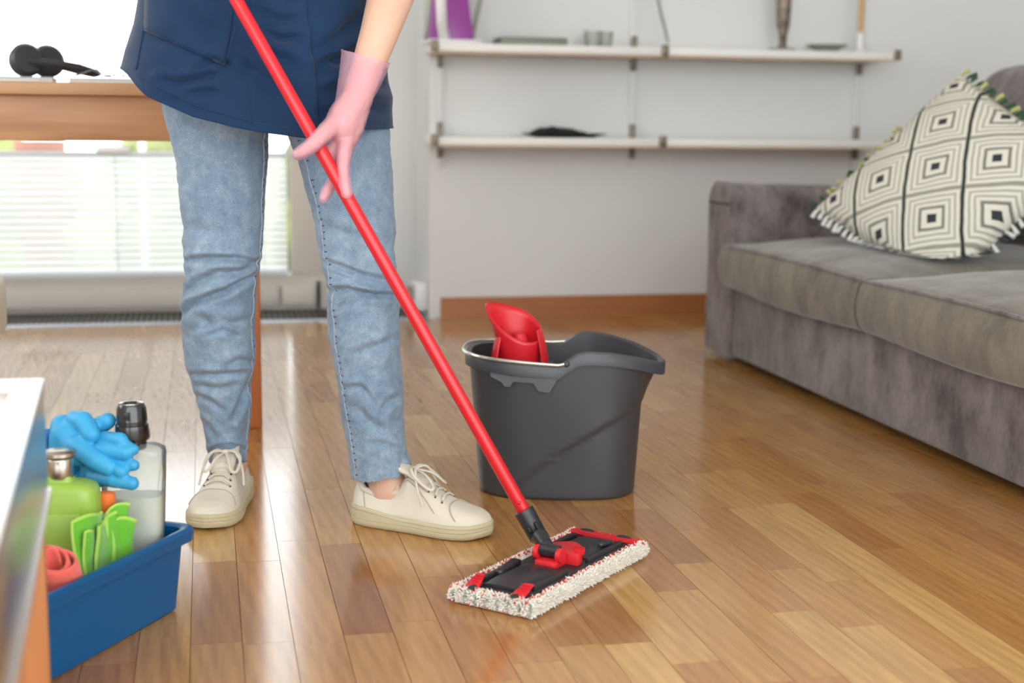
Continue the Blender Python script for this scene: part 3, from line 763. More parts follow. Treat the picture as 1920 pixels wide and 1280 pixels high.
# ================================================================ blue cleaning caddy and what stands in it
BA = math.atan2(.85, .53); BO = np.array([-.242, 1.909, 0.0])
M_blue = mat('caddy_blue', (0, 84, 138), 0.36, spec=0.35)
bin_ = thing('cleaning_caddy', 'rectangular blue plastic caddy full of cleaning supplies on the floor', 'caddy', BO, BA)
BH = 0.118
def rrect(hx_, hy_, r, z, n=6):
    out = []
    for cx_, cy_, a0 in ((hx_ - r, hy_ - r, 0), (-hx_ + r, hy_ - r, PI / 2), (-hx_ + r, -hy_ + r, PI), (hx_ - r, -hy_ + r, 1.5 * PI)):
        for k in range(n + 1):
            a = a0 + k * PI / 2 / n; out.append((cx_ + r * math.cos(a), cy_ + r * math.sin(a), z))
    return out
m_ = MB(); m_.loft([rrect(.186, .106, .02, 0.0), rrect(.190, .110, .02, 0.004), rrect(.199, .119, .02, BH - 0.004), rrect(.199, .119, .02, BH), rrect(.196, .116, .018, BH), rrect(.187, .107, .018, 0.006)])
m_.build('tub', M_blue, bin_, angle=35)
m_ = MB(); R0 = [rrect(.199, .119, .02, BH - 0.016), rrect(.209, .129, .022, BH - 0.016), rrect(.211, .131, .023, BH), rrect(.208, .128, .022, BH + 0.003), rrect(.199, .119, .018, BH + 0.003), rrect(.1955, .1155, .018, BH)]
m_.loft(R0 + [R0[0]], False, False).build('rim', M_blue, bin_, angle=50)
def BL(lx, ly, z=0.0065):
    c, s_ = math.cos(BA), math.sin(BA); return (BO[0] + lx * c - ly * s_, BO[1] + lx * s_ + ly * c, z)
VA = math.radians(-8)
def bottle_rings(secs, e=0.6, n=40):
    """secs: (half width, half depth, z)"""
    out = []
    for a_, b_, z in secs:
        ring = []
        for j in range(n):
            t_ = 2 * PI * j / n; c, s_ = math.cos(t_), math.sin(t_)
            ring.append((a_ * math.copysign(abs(c) ** e, c), b_ * math.copysign(abs(s_) ** e, s_), z))
        out.append(ring)
    return out
# green bottle with metal cap
gb = thing('green_bottle', 'lime green plastic bottle with a round silver cap in the caddy', 'bottle', BL(.062, -.010), VA)
M_gb = mat('lime_plastic', (150, 184, 74), 0.32, sss=0.0)
MB().loft(bottle_rings([(.046, .026, 0), (.050, .030, .004), (.051, .031, .05), (.0512, .031, .178), (.0500, .0302, .190), (.046, .028, .197), (.036, .023, .2015), (.019, .016, .2035), (.015, .015, .212)])).build('body', M_gb, gb, angle=60)
m_ = MB(); m_.loft(bottle_rings([(.040, .0, z) for z in (.02, .16)], 0.5)[0:0] or [[(x_, -.0315, z_) for x_, z_ in ((-.038, .02), (.038, .02), (.038, .15), (.030, .165), (-.030, .165), (-.038, .15))], [(x_ * .95, -.0335, .092 + (z_ - .092) * .97) for x_, z_ in ((-.038, .02), (.038, .02), (.038, .15), (.030, .165), (-.030, .165), (-.038, .15))]]).build('label_panel', M_gb, gb, bevel=0.002)
M_cap = mat('satin_nickel', (190, 180, 168), 0.28, metal=1.0)
MB().lathe([(.0165, .207), (.0175, .209), (.0175, .232), (.0165, .234), (.019, .236), (.0225, .239), (.0225, .243), (.019, .2455), (.006, .2465)], n=36).build('cap', M_cap, gb, angle=35)
# clear bottle with milky liquid and black cap
cbt = thing('clear_bottle', 'clear bottle half full of milky liquid with a black cap in the caddy', 'bottle', BL(.156, -.060), VA)
M_cb = glassy('clear_bottle_plastic', (240, 244, 240), rough=0.06, diffuse=(225, 228, 222), dw=0.14)
shell = [(.034, .021, 0), (.037, .024, .004), (.038, .025, .02), (.041, .025, .12), (.0445, .025, .20), (.0455, .025, .225), (.0445, .024, .232), (.036, .021, .2365), (.020, .017, .238), (.0165, .0165, .240), (.016, .016, .250)]
MB().loft(bottle_rings(shell, .62)).build('shell', M_cb, cbt, angle=60)
M_liq = mat('milky_liquid', (226, 224, 214), 0.3, sss=0.0)
MB().loft(bottle_rings([(.0335, .0205, .003), (.0355, .0225, .02), (.0395, .0235, .12), (.0415, .0235, .165), (.0415, .0235, .1655)], .62)).build('liquid', M_liq, cbt, angle=50)
M_bcap = mat('black_gloss', (20, 20, 22), 0.15, coat=0.6)
MB().lathe([(.019, .232), (.0195, .245), (.0235, .2455), (.0245, .249), (.0225, .266), (.0205, .267), (.0205, .271), (.0215, .272), (.0200, .290), (.0170, .296), (.0120, .2965), (.0110, .2945), (.003, .2945)], n=36).build('cap', M_bcap, cbt, angle=30)
# small white bottle, orange cap
wb_ = thing('white_bottle', 'white bottle with an orange cap between the two larger bottles', 'bottle', BL(.108, -.056), VA); wb_.scale = (1, 1, .9)
MB().loft(bottle_rings([(.020, .016, 0), (.0215, .0175, .004), (.022, .018, .12), (.021, .017, .15), (.016, .014, .168), (.010, .010, .174)], .8)).build('body', mat('white_hdpe', (226, 224, 216), 0.4), wb_)
MB().lathe([(.0115, .170), (.0125, .172), (.0115, .198), (.009, .200)], (-.006, 0, 0), n=28).build('cap', mat('orange_cap', (238, 122, 56), 0.4), wb_)
# coral cloth roll
cr = thing('coral_cloth', 'rolled coral microfibre cloth at the front of the caddy', 'cloth', BL(-.018, -.076, 0.0065))
m_ = MB(); sp_ = []
for k in range(80):
    a = k / 79 * 5.2 * PI; r_ = .009 + .0265 * k / 79; sp_.append((a, r_))
rings = []
for z, zs in ((0.0, 1.0), (.04, 1.02), (.085, 1.03), (.108, 1.0), (.115, .96)):
    inn = [((r_ * zs) * math.cos(a), (r_ * zs) * math.sin(a), z + (0.010 * math.sin(a * 0.8 + 1) if z > .1 else 0)) for a, r_ in sp_]
    rings.append(inn)
mm = MB(); mm.loft(rings, False, False, False); mo = mm.build('rolled_cloth', mat('coral_microfibre', (238, 104, 88), 0.95, bump=0.6, bscale=500, sheen=0.4), cr, solid=0.0038, off=0.0)
mo.rotation_euler = (math.radians(14), math.radians(-16), 0.5); mo.location = (0, 0, 0.030)
# green folded cloth standing on edge
gc = thing('green_cloth', 'folded green microfibre cloth with pale edging tucked in the caddy', 'cloth', BL(.056, -.080, 0.0065), BA); gc.scale = (1.3, .9, 1.0)
M_gc = mat('green_microfibre', (104, 186, 44), 0.95, bump=0.6, bscale=500, sheen=0.4); M_ge = mat('cloth_edging', (170, 214, 96), 0.9)
def crv(pts, n=8):
    out = []; P = [np.array(p, float) for p in pts]
    for i in range(len(P) - 1):
        a = P[max(i - 1, 0)]; b = P[i]; c = P[i + 1]; d = P[min(i + 2, len(P) - 1)]
        for k in range(n):
            t_ = k / n; out.append(0.5 * ((2 * b) + (-a + c) * t_ + (2 * a - 5 * b + 4 * c - d) * t_ ** 2 + (-a + 3 * b - 3 * c + d) * t_ ** 3))
    out.append(P[-1]); return out
fl_me = []
for k, (x0_, x1_, yo_, zt_, lean) in enumerate(((-.036, .010, .006, .146, -.004), (-.032, -.004, .000, .128, -.002), (-.020, .018, -.006, .134, .0), (.000, .036, .002, .140, .004), (.008, .034, -.007, .124, .004))):
    rows = []
    for v_ in np.linspace(0, 1, 12):
        row = []; z = .002 + (zt_ - .002) * v_
        for u_ in np.linspace(0, 1, 14):
            xc = lerp_tab([(0, .8), (.6, 1.05), (1, 1.08)], v_)
            x_ = (x0_ + (x1_ - x0_) * u_) * xc + lean * v_ ; y_ = yo_ * (0.5 + .5 * v_) - .0075 * math.sin(PI * u_ * 1.3 + k) * v_ + .003 * math.sin(9 * v_ + 3 * u_ + k)
            row.append((x_, y_, z + .022 * v_ + .0045 * math.sin(PI * u_ * 1.6 + k * 1.3) * v_ ** 2))
        rows.append(row)
    fo_ = MB().loft(rows, False, False, False).build('fold', M_gc, gc, solid=.0042, off=0.0)
    MB().tube([r_[0] for r_ in rows[2:]] + rows[-1][1:], .0026, 6, round_ends=True).build('edging', M_ge, fo_)
# yellow sponge peeking out
yo = MB().box((0, 0, .05), (.05, .03, .10)).build('yellow_sponge', mat('yellow_sponge', (236, 180, 60), 0.95, bump=0.8, bscale=90), bevel=0.006); yo.location = BL(-.110, -.060); yo.rotation_euler = (0, 0, BA)
tag(yo, 'yellow sponge standing beside the coral cloth in the caddy', 'sponge')
# blue rubber gloves
M_rub = mat('blue_rubber', (52, 156, 206), 0.5, var=0.10, scale=20); M_rub2 = mat('blue_rubber_cuff', (22, 110, 190), 0.5)
def pxcaps(mb, lst, D):
    for (xa, ya, ra, xb, yb, rb, *dd) in lst:
        da = dd[0] if dd else 0.0; db = dd[1] if len(dd) > 1 else da
        mb.capsule(PD(xa, ya, D + da), ra / FPX * D, PD(xb, yb, D + db), rb / FPX * D)
def centred(me, base):
    b_ = Vector(base)
    for v in me.vertices: v.co -= b_
g1 = MB(); D1 = 1.992
pxcaps(g1, [(112, 990, 30, 118, 915, 33, .06, .045), (118, 915, 33, 122, 815, 29, .045, .012), (118, 800, 24, 150, 845, 30, .012, -.004), (122, 812, 28, 150, 800, 24, .01, .004), (140, 786, 17, 156, 788, 18, .0, -.010), (156, 788, 18, 172, 814, 17, -.010, -.022),
            (160, 812, 20, 188, 797, 17, .006, .004), (188, 797, 17, 202, 789, 16, .004, .0), (146, 836, 21, 180, 862, 20, -.016, -.030), (180, 862, 20, 206, 876, 18, -.030, -.032)], D1)
gme = remesh(g1, 0.0022, 5); b0 = PD(120, 985, D1 + .05); centred(gme, b0)
go = thing('rubber_glove', 'blue rubber glove with curled fingers on top of the caddy supplies', 'glove', b0); obj('hand', gme, M_rub, go)
g2 = MB()
pxcaps(g2, [(118, 965, 20, 112, 905, 22, .045, .050), (112, 905, 22, 98, 855, 19, .050, .045), (112, 905, 22, 170, 900, 24, .050, .030), (170, 900, 24, 180, 862, 25, .030, .005), (180, 862, 25, 188, 835, 20, .005, -.005),
            (192, 822, 15, 226, 825, 15, -.010, -.030), (188, 842, 15, 236, 849, 14, -.020, -.036), (228, 832, 12.5, 250, 843, 11, -.026, -.034), (196, 868, 14, 228, 884, 12.5, -.020, -.038), (208, 866, 12, 251, 872, 11, -.016, -.034), (176, 893, 16, 214, 899, 15, -.004, -.030), (214, 899, 15, 248, 906, 13, -.030, -.036)], D1)
gme2 = remesh(g2, 0.0022, 5); b1 = PD(118, 965, D1 + .045); centred(gme2, b1)
go2 = thing('rubber_glove', 'blue rubber glove lying beneath the other with its dark cuff turned over', 'glove', b1); obj('hand', gme2, M_rub, go2)
arc = [PD(86 + 22 * math.cos(a) + 12, 838 - 22 * math.sin(a), D1 + .03) - b1 for a in np.linspace(-0.4, PI * 0.95, 16)]
MB().tube(arc, 0.010, 12, round_ends=True, flat=1.6).build('cuff', M_rub2, go2)

# ================================================================ mop bucket
M_bk = mat('bucket_grey', (56, 56, 59), 0.42, bump=0.04, bscale=700, bdist=0.0005); M_bkr = mat('bucket_rim', (60, 62, 66), 0.36)
bk = thing('mop_bucket', 'dark grey plastic mop bucket with red wringer standing on the floor', 'bucket', (0.650, 2.585, 0), math.radians(-15))
NB = 120
def rim_z(x):   # rim height along the bucket's length
    base = lerp_tab([(-.2, .268), (-.12, .262), (0.0, .255), (.004, .257), (.03, .278), (.05, .282), (.09, .279), (.14, .268), (.19, .250), (.21, .245)], x)
    return base
def bk_ring(t_, inset=0.0):
    """t_: 0 bottom .. 1 top, superellipse that flares to a spout at +x"""
    ring = []
    for j in range(NB):
        a = 2 * PI * j / NB; c, s_ = math.cos(a), math.sin(a); e = 0.72
        fl = max(0.0, (t_ - 0.68) / 0.32)
        A_ = (0.150 + 0.022 * t_) if c < 0 else (0.148 + 0.016 * t_ + 0.027 * fl ** 1.3 * max(0, c) ** 1.5)
        B_ = 0.108 + 0.016 * t_
        x = (A_ - inset) * math.copysign(abs(c) ** e, c); y = (B_ - inset) * math.copysign(abs(s_) ** e, s_)
        if c > 0: y *= 1 - 0.22 * max(0, t_ - 0.3) * max(0, (x - 0.06) / 0.12)
        z = rim_z(x) * t_
        # stepped curve sweeping up both flanks
        cx_ = lerp_tab([(-.10, .0), (-.075, .03), (-.04, .062), (0.02, .105), (0.08, .142), (.14, .172), (.17, .185)], x)
        st = smooth01((cx_ - z) / 0.006) if x > -.10 else 0.0
        k = 1 - 0.034 * st * smooth01((x + .10) / .03)
        ring.append((x * (1 - 0.018 * st), y * k, z))
    return ring
ts = [0.0, 0.006, 0.015, 0.03] + list(np.linspace(0.06, 0.99, 64)) + [1.0]
rings = []
for t_ in ts:
    r_ = bk_ring(t_)
    if t_ < 0.02:
        sc_ = 0.965 + 0.035 * (t_ / 0.02) ** 0.5; r_ = [(x * sc_, y * sc_, z) for x, y, z in r_]
    rings.append(r_)
inner = [[(x * .975, y * .968, z) for x, y, z in bk_ring(t_)] for t_ in (1.0, 0.8, 0.6, 0.4, 0.2, 0.05)]
MB().loft(rings + inner).build('tub', M_bk, bk, angle=50)
top = bk_ring(1.0); bot = [(x * 1.018, y * 1.02, z - 0.022 - (0.0)) for x, y, z in top]
m_ = MB(); out_ = [(x * 1.045, y * 1.055, z - 0.003) for x, y, z in top]; out2 = [(x * 1.04, y * 1.05, z - 0.022) for x, y, z in top]; tp_ = [(x * 1.02, y * 1.025, z + 0.003) for x, y, z in top]; in_ = [(x * .972, y * .966, z) for x, y, z in top]
m_.loft([in_, tp_, out_, out2, [(x * 1.0, y * 1.0, z - 0.020) for x, y, z in top]], False, False).build('rim', M_bkr, bk, angle=50)
# toothed apron below the rim on the wringer side
for sg in (-1, 1):
    ap = []
    prof = [(-.125, .246), (-.125, .232), (-.105, .224), (-.098, .216), (-.088, .216), (-.082, .226), (-.045, .224), (-.036, .210), (-.016, .208), (-.008, .222), (.0, .238), (.0, .246)]
    def ysurf(x):
        best = min(top, key=lambda p: abs(p[0] - x) + (0 if p[1] * sg > 0 else 9)); return best[1]
    f_ = [(x, ysurf(x) * 1.01, z) for x, z in prof]; g_ = [(x, ysurf(x) * 1.045, z) for x, z in prof]
    MB().loft([f_, g_]).build('handle_bracket', M_bkr, bk, angle=30)
# wire handle resting on the rim round the wringer end
hw = []
idx = [j for j in range(NB) if top[j][0] < 0.0]
hw = [(0.012, top[idx[0]][1] * 1.07, .262)] + [(top[j][0] * 1.06, top[j][1] * 1.07, top[j][2] + 0.004) for j in idx] + [(0.012, top[idx[-1]][1] * 1.07, .262)]
MB().tube(hw, 0.0033, 8, round_ends=True).build('wire_handle', mat('galvanised_wire', (206, 206, 200), 0.28, metal=0.9), bk)
for sg in (0, -1): MB().sphere((0.014, top[idx[sg]][1] * 1.06, .262), (.006, .006, .006)).build('pivot', M_bkr, bk)
# red wringer
M_red = mat('wringer_red', (206, 30, 40), 0.36)
wc = (-.078, 0.010)
insert = MB().loft([[(x, y, .226) for x, y, z in bk_ring(1.0, .012) if x < 0.0], [(x * 0.99, y * 0.99, .232) for x, y, z in bk_ring(1.0, .012) if x < 0.0]]); insert.build('insert_plate', M_bk, bk)
rings = []
for t_ in np.linspace(0, 1, 9):
    ring = []
    for j in range(40):
        a = 2 * PI * j / 40; r_ = .0385 + .006 * t_
        fl = max(0, -math.cos(a)) ** 2
        x = wc[0] + r_ * math.cos(a) - 0.022 * t_ ** 2.2 * fl; y = wc[1] + r_ * math.sin(a)
        zt = .313 - 0.018 * math.cos(a) + 0.024 * math.sin(a) + 0.016 * fl * max(0, -math.cos(a))
        ring.append((x, y, .228 + (zt - .228) * t_))
    rings.append(ring)
wr = MB().loft(rings, False, False).build('wringer', M_red, bk, solid=0.0042, off=-1.0)
MB().lathe([(.036, .262), (.020, .275), (.012, .295), (.004, .296)], (wc[0], wc[1], 0), n=24, cap0=False).build('drain_cone', M_red, wr)
for a in (-0.45, 0.45, PI - 0.5, PI + 0.55):
    cx_, cy_ = wc[0] + .043 * math.cos(a), wc[1] + .043 * math.sin(a); ox_, oy_ = math.cos(a), math.sin(a); tx, ty = -oy_, ox_
    ri = []
    for z, o_, w_ in ((.218, .016, .010), (.25, .013, .011), (.28, .007, .010), (.305, .0, .007)):
        ri.append([(cx_ + ox_ * o_ + tx * w_, cy_ + oy_ * o_ + ty * w_, z), (cx_ + ox_ * o_ - tx * w_, cy_ + oy_ * o_ - ty * w_, z), (cx_ + ox_ * (o_ - .004) - tx * w_, cy_ + oy_ * (o_ - .004) - ty * w_, z), (cx_ + ox_ * (o_ - .004) + tx * w_, cy_ + oy_ * (o_ - .004) + ty * w_, z)])
    MB().loft(ri).build('support_leg', M_red, wr, bevel=0.001)

# ================================================================ flat mop
M_pole = mat('mop_red', (204, 30, 40), 0.27, coat=0.1); M_plate = mat('mop_black', (38, 38, 42), 0.36); M_pad = mat('mop_pad_white', (226, 220, 208), 0.95, var=0.05, scale=60); M_padr = mat('mop_pad_red', (206, 44, 46), 0.95); M_padg = mat('mop_pad_grey', (166, 168, 156), 0.95)
MC = np.array([0.510, 2.048, 0.0]); MA = math.radians(45.7)
mop = thing('flat_mop', 'flat floor mop with red pole and white fringed pad held by the person', 'mop', MC, MA)
PL, PWd = 0.358, 0.140
# pad body: soft slab with raised rolled border
pad = MB(); nx, ny = 62, 26; vt = []
def pad_top(u, v):
    du = min(u, 1 - u) * PL; dv = min(v, 1 - v) * PWd; e = min(du, dv)
    return 0.0075 + 0.0165 * math.sin(min(1, e / 0.014) * PI / 2) - (0.009 * smooth01((e - 0.016) / 0.008))
for i in range(nx + 1):
    for j in range(ny + 1):
        u, v = i / nx, j / ny; x, y = (u - .5) * PL, (v - .5) * PWd
        e = 0.0035 * fbm((x, y, 0), 90, 2) if 0 < i < nx and 0 < j < ny else 0
        edge = (i in (0, nx)) or (j in (0, ny)); jx = 0.004 * fbm((x, y, 3), 60, 2) if edge else 0
        vt.append((x + jx, y + jx, pad_top(u, v) + e))
nb_ = len(vt)
for i in range(nx + 1):
    for j in range(ny + 1): vt.append((((i / nx) - .5) * PL * .985, ((j / ny) - .5) * PWd * .96, 0.001))
fs = []
for i in range(nx):
    for j in range(ny):
        q = (i * (ny + 1) + j, (i + 1) * (ny + 1) + j, (i + 1) * (ny + 1) + j + 1, i * (ny + 1) + j + 1); fs.append(q); fs.append(tuple(nb_ + k for k in q[::-1]))
bord = [i * (ny + 1) for i in range(nx + 1)] + [nx * (ny + 1) + j for j in range(1, ny + 1)] + [i * (ny + 1) + ny for i in range(nx - 1, -1, -1)] + [j for j in range(ny - 1, 0, -1)]
for k in range(len(bord)):
    a, b_ = bord[k], bord[(k + 1) % len(bord)]; fs.append((a, nb_ + a, nb_ + b_, b_))
pad.add(vt, fs); padp = pad.build('pad', M_pad, mop, angle=80)
# looped pile round the border
rt_ = random.Random(5); pile = {0: MB(), 1: MB(), 2: MB()}
def tuft(x, y, z, nx_, ny_, nz_, L_, w_, mi):
    n_ = np.array([nx_, ny_, nz_]); n_ = n_ / np.linalg.norm(n_); t1 = np.cross(n_, [0.3, 0.2, 1.0]); t1 /= np.linalg.norm(t1); t2 = np.cross(n_, t1)
    p = np.array([x, y, z]); b_ = [p + w_ * (math.cos(a) * t1 + math.sin(a) * t2) for a in (0, 2.1, 4.2)]
    m1 = p + n_ * L_ * 0.6; mid = [m1 + w_ * 1.1 * (math.cos(a) * t1 + math.sin(a) * t2) for a in (0, 2.1, 4.2)]
    tip = p + n_ * L_ + 0.3 * L_ * np.array([rt_.uniform(-1, 1), rt_.uniform(-1, 1), rt_.uniform(-.6, .6)]); tip[2] = max(tip[2], 0.0015)
    pile[mi].add(b_ + mid + [tip], [(0, 1, 4, 3), (1, 2, 5, 4), (2, 0, 3, 5), (3, 4, 6), (4, 5, 6), (5, 3, 6)])
for _ in range(9500):
    s_ = rt_.random(); per = 2 * (PL + PWd); d_ = s_ * per; ph = rt_.uniform(-0.6, 1.75)   # angle round the rolled border
    if d_ < PL: bx_, by_, ox_, oy_, al = d_ - PL / 2, -PWd / 2, 0, -1, d_
    elif d_ < PL + PWd: bx_, by_, ox_, oy_, al = PL / 2, d_ - PL - PWd / 2, 1, 0, d_ - PL
    elif d_ < 2 * PL + PWd: bx_, by_, ox_, oy_, al = PL / 2 - (d_ - PL - PWd), PWd / 2, 0, 1, d_
    else: bx_, by_, ox_, oy_, al = -PL / 2, PWd / 2 - (d_ - 2 * PL - PWd), -1, 0, d_ - 2 * PL - PWd
    r_ = 0.010; c_, s2 = math.cos(ph), math.sin(ph)
    x, y, z = bx_ + ox_ * (-0.010 + r_ * c_), by_ + oy_ * (-0.010 + r_ * c_), 0.012 + r_ * s2
    end = ox_ != 0
    mi = 0
    if end and abs((al % 0.0185) - 0.009) < 0.0018 and ph < 0.8: mi = 2
    if end and abs((al % 0.0185) - 0.0) < 0.002 and ph > 0.7: mi = 1
    if not end and ph > 1.35 and (al % 0.013) < 0.006: mi = 1
    if end and ph < -0.5 and rt_.random() < .5: mi = 1
    tuft(x, y, max(0.002, z), ox_ * c_ + rt_.uniform(-.4, .4), oy_ * c_ + rt_.uniform(-.4, .4), s2 + rt_.uniform(-.3, .3), rt_.uniform(.004, .0078), rt_.uniform(.0009, .0016), mi)
for mi, nm, mm_ in ((0, 'white_pile', M_pad), (1, 'red_pile', M_padr), (2, 'grey_pile', M_padg)):
    o = pile[mi].build(nm, mm_, padp, smooth=False); o['kind'] = 'stuff'
# black plate: two domed wings and rails
pl = MB(); HL, HW = 0.156, 0.050; z0 = 0.017
pl.loft([rrect(HL, HW, .008, z0), rrect(HL, HW, .008, z0 + .006), rrect(HL - .003, HW - .003, .007, z0 + .008)])
plo = pl.build('plate', M_plate, mop, angle=30)
def wing(x0, x1, y0, y1, zt, name='wing'):
    m = MB(); n = 8; rings = []
    for i in range(n + 1):
        u = i / n; x = x0 + (x1 - x0) * u; k = math.sin(PI * (0.12 + 0.83 * u)) ** 0.6
        rings.append([(x, y0 + (y1 - y0) * j / 12, z0 + .0078 + zt * k * math.sin(PI * (j / 12)) ** 0.35) for j in range(13)] + [(x, y1, z0 + .007), (x, y0, z0 + .007)])
    m.loft(rings).build(name, M_plate, plo, angle=40)
wing(-.150, -.028, -.032, .034, .010); wing(.040, .146, -.034, .032, .010)
for sy in (-1, 1):
    MB().box((-.082, sy * .0425, z0 + .011), (.10, .009, .008)).build('rail', M_plate, plo, bevel=.002); MB().box((.085, sy * .0425, z0 + .011), (.11, .009, .008)).build('rail', M_plate, plo, bevel=.002)
MB().tube([(-.055 - .045, .034, z0 + .014), (-.055, .038, z0 + .016)], .007, 10, round_ends=True).build('locking_bar', M_plate, plo)
MB().tube([(.10, -.028, z0 + .016), (.118, -.033, z0 + .016)], .0055, 10, round_ends=True).build('locking_bar', M_plate, plo)
M_mr = mat('mop_clip_red', (208, 34, 42), 0.4)
# corner clips, near end: two tabs with dark studs; far end: one strip with two studs
for sy in (-1, 1):
    c = MB().loft([[(-.172, sy * .050, z0 + .004), (-.172, sy * .026, z0 + .004), (-.140, sy * .034, z0 + .018), (-.138, sy * .049, z0 + .018)], [(-.172, sy * .050, z0 + .009), (-.172, sy * .026, z0 + .009), (-.140, sy * .034, z0 + .022), (-.138, sy * .049, z0 + .022)]]).build('clip_tab', M_mr, plo, bevel=.0015)
    for k in range(3): MB().box((-.146 - k * .006, sy * .040, z0 + .0205 - k * .0026), (.0022, .014, .002)).build('grip_rib', M_mr, c)
    MB().sphere((-.170, sy * .036, z0 + .010), (.008, .007, .003)).build('stud', M_plate, c)
fs_ = MB(); ring0 = []; 
for k in range(25):
    y = -.058 + .116 * k / 24; dip = .012 * (1 - math.cos((y / .058) * PI)) / 2
    ring0.append([(.150 + dip * .8 - .006, y, z0 + .009), (.178, y, z0 + .006), (.178, y, z0 + .011), (.150 + dip * .8 - .006, y, z0 + .015)])
fso = fs_.loft(ring0).build('clip_strip', M_mr, plo, angle=50)
for sy in (-1, 1): MB().sphere((.166, sy * .034, z0 + .0125), (.007, .014, .003)).build('stud', M_plate, fso)
# red half-disc release pedal and joint block
hd = []
for zz, sc_ in ((z0 + .008, 1.0), (z0 + .022, 1.0), (z0 + .026, .93)):
    ring = [(.004, -.040 * sc_, zz)] + [(.014 + .052 * sc_ * math.sin(PI * k / 16) ** .8, -.040 * sc_ + .080 * sc_ * k / 16, zz) for k in range(17)] + [(.004, .040 * sc_, zz)]
    hd.append(ring)
ped = MB().loft(hd).build('release_pedal', M_mr, plo, bevel=.001)
for k in range(3): MB().box((.018 + k * .008, -.034 + k * .004, z0 + .0265), (.003, .018, .006)).build('pedal_rib', M_mr, ped)
MB().box((-.012, -.002, z0 + .013), (.040, .036, .012)).build('joint_base', M_mr, plo, bevel=.003)
for sy in (-1, 1): MB().lathe([(.011, -.004), (.012, 0), (.011, .004)], n=20).xf(Matrix.Translation((-.014, sy * .020, z0 + .026)) @ Matrix.Rotation(PI / 2, 4, 'X')).build('joint_cheek', M_mr, plo)
# pole axis in room coordinates
JO = np.array([MC[0] + (-.010) * math.cos(MA), MC[1] + (-.010) * math.sin(MA), z0 + .030])
P1 = PD(985, 962, 2.225); P2 = PD(443, 0, 2.200)
axis = (P2 - P1) / np.linalg.norm(P2 - P1)
POLE0 = P1 - axis * 0.012; POLE1 = P1 + axis * 1.36
iM = (Matrix.Translation(MC) @ Matrix.Rotation(MA, 4, 'Z')).inverted()
def ml(p): return tuple(iM @ Vector(p))
SOCK = POLE0 + axis * 0.018
pole = MB().tube([ml(POLE0 + axis * t_) for t_ in (0.0, 0.002, 0.7, 1.34, 1.345)], [.0100, .0106, .0106, .0106, .0095], 28).build('pole', M_pole, mop)
jd = JO; dn = (POLE0 - jd); 
sock = MB().tube([ml(SOCK), ml(SOCK - axis * .004), ml(POLE0 - axis * .03), ml(jd + dn * 0.45), ml(jd + dn * 0.2)], [.0155, .0158, .0150, .0125, .0100], 24).build('socket', M_plate, mop, angle=35)
sd = np.cross(axis, ray(1000, 1000)); sd /= np.linalg.norm(sd); vw = np.cross(sd, axis); vw /= np.linalg.norm(vw)
if np.dot(vw, ray(1000, 1000)) > 0: vw = -vw
M_hole = mat('socket_recess', (12, 12, 13), 0.6)
for c_, l_, w_ in ((POLE0 - axis * .018 - sd * .006 + vw * .0135, .016, .0035), (POLE0 - axis * .012 + sd * .007 + vw * .0135, .0045, .0035), (POLE0 - axis * .034 + sd * .006 + vw * .0125, .007, .0045)):
    MB().tube([ml(c_ - axis * l_ * .6), ml(c_ + axis * l_ * .6)], w_, 10, round_ends=True, flat=1.0).build('recess', M_hole, sock)
MB().tube([ml(jd + dn * .30), ml(jd)], [.0100, .0085], 16, round_ends=True).build('knuckle', M_plate, mop)
MB().lathe([(.0085, -.017), (.0105, -.015), (.0105, .015), (.0085, .017)], n=22).xf(Matrix.Translation((-.010, 0, z0 + .030)) @ Matrix.Rotation(PI / 2, 4, 'X')).build('hinge_pin', M_plate, mop)
sn_ = P1 + axis * .02; MB().sphere(ml(sn_ + vw * .0098), (.0028, .0028, .0028)).build('snap_button', M_pole, pole)

# ================================================================ the person
PB = np.array([0.12, 2.52, 0.0])
person = thing('person', 'person in navy tunic, light blue jeans and cream sneakers mopping the floor', 'person', PB)
def pl_(p): return np.asarray(p, float) - PB
M_skin = mat('skin', (214, 172, 148), 0.5, var=0.04, scale=25, sss=0.08)

def denim():
    t = NT('denim'); b = t.bsdf; tc = t.n('ShaderNodeTexCoord').outputs['Object']
    big = t.noise(tc, 7, 4, 0.6); mid = t.noise(tc, 55, 3, 0.6); f1 = t.noise(t.mapping(tc, (260, 260, 900)), 1.0, 2); f2 = t.noise(t.mapping(tc, (1300, 1300, 160)), 1.0, 2)
    fac = t.math('ADD', t.math('ADD', t.math('MULTIPLY', big, 0.30), t.math('MULTIPLY', mid, 0.22)), t.math('ADD', t.math('MULTIPLY', f1, 0.24), t.math('MULTIPLY', f2, 0.24)))
    t.l(t.ramp(fac, [(0.36, lin((92, 112, 134))), (0.5, lin((122, 142, 162))), (0.64, lin((158, 174, 188)))]), b.inputs['Base Color'])
    setin(b, 'Roughness', 0.85); setin(b, 'Specular IOR Level', 0.2); setin(b, 'Sheen Weight', 0.15)
    t.bump(t.math('ADD', f1, f2), 0.25, 0.0012); return t.m
M_den = denim(); M_seam = mat('denim_seam', (150, 160, 172), 0.85, var=0.3, scale=160); M_pucker = mat('denim_pucker', (66, 88, 118), 0.9)

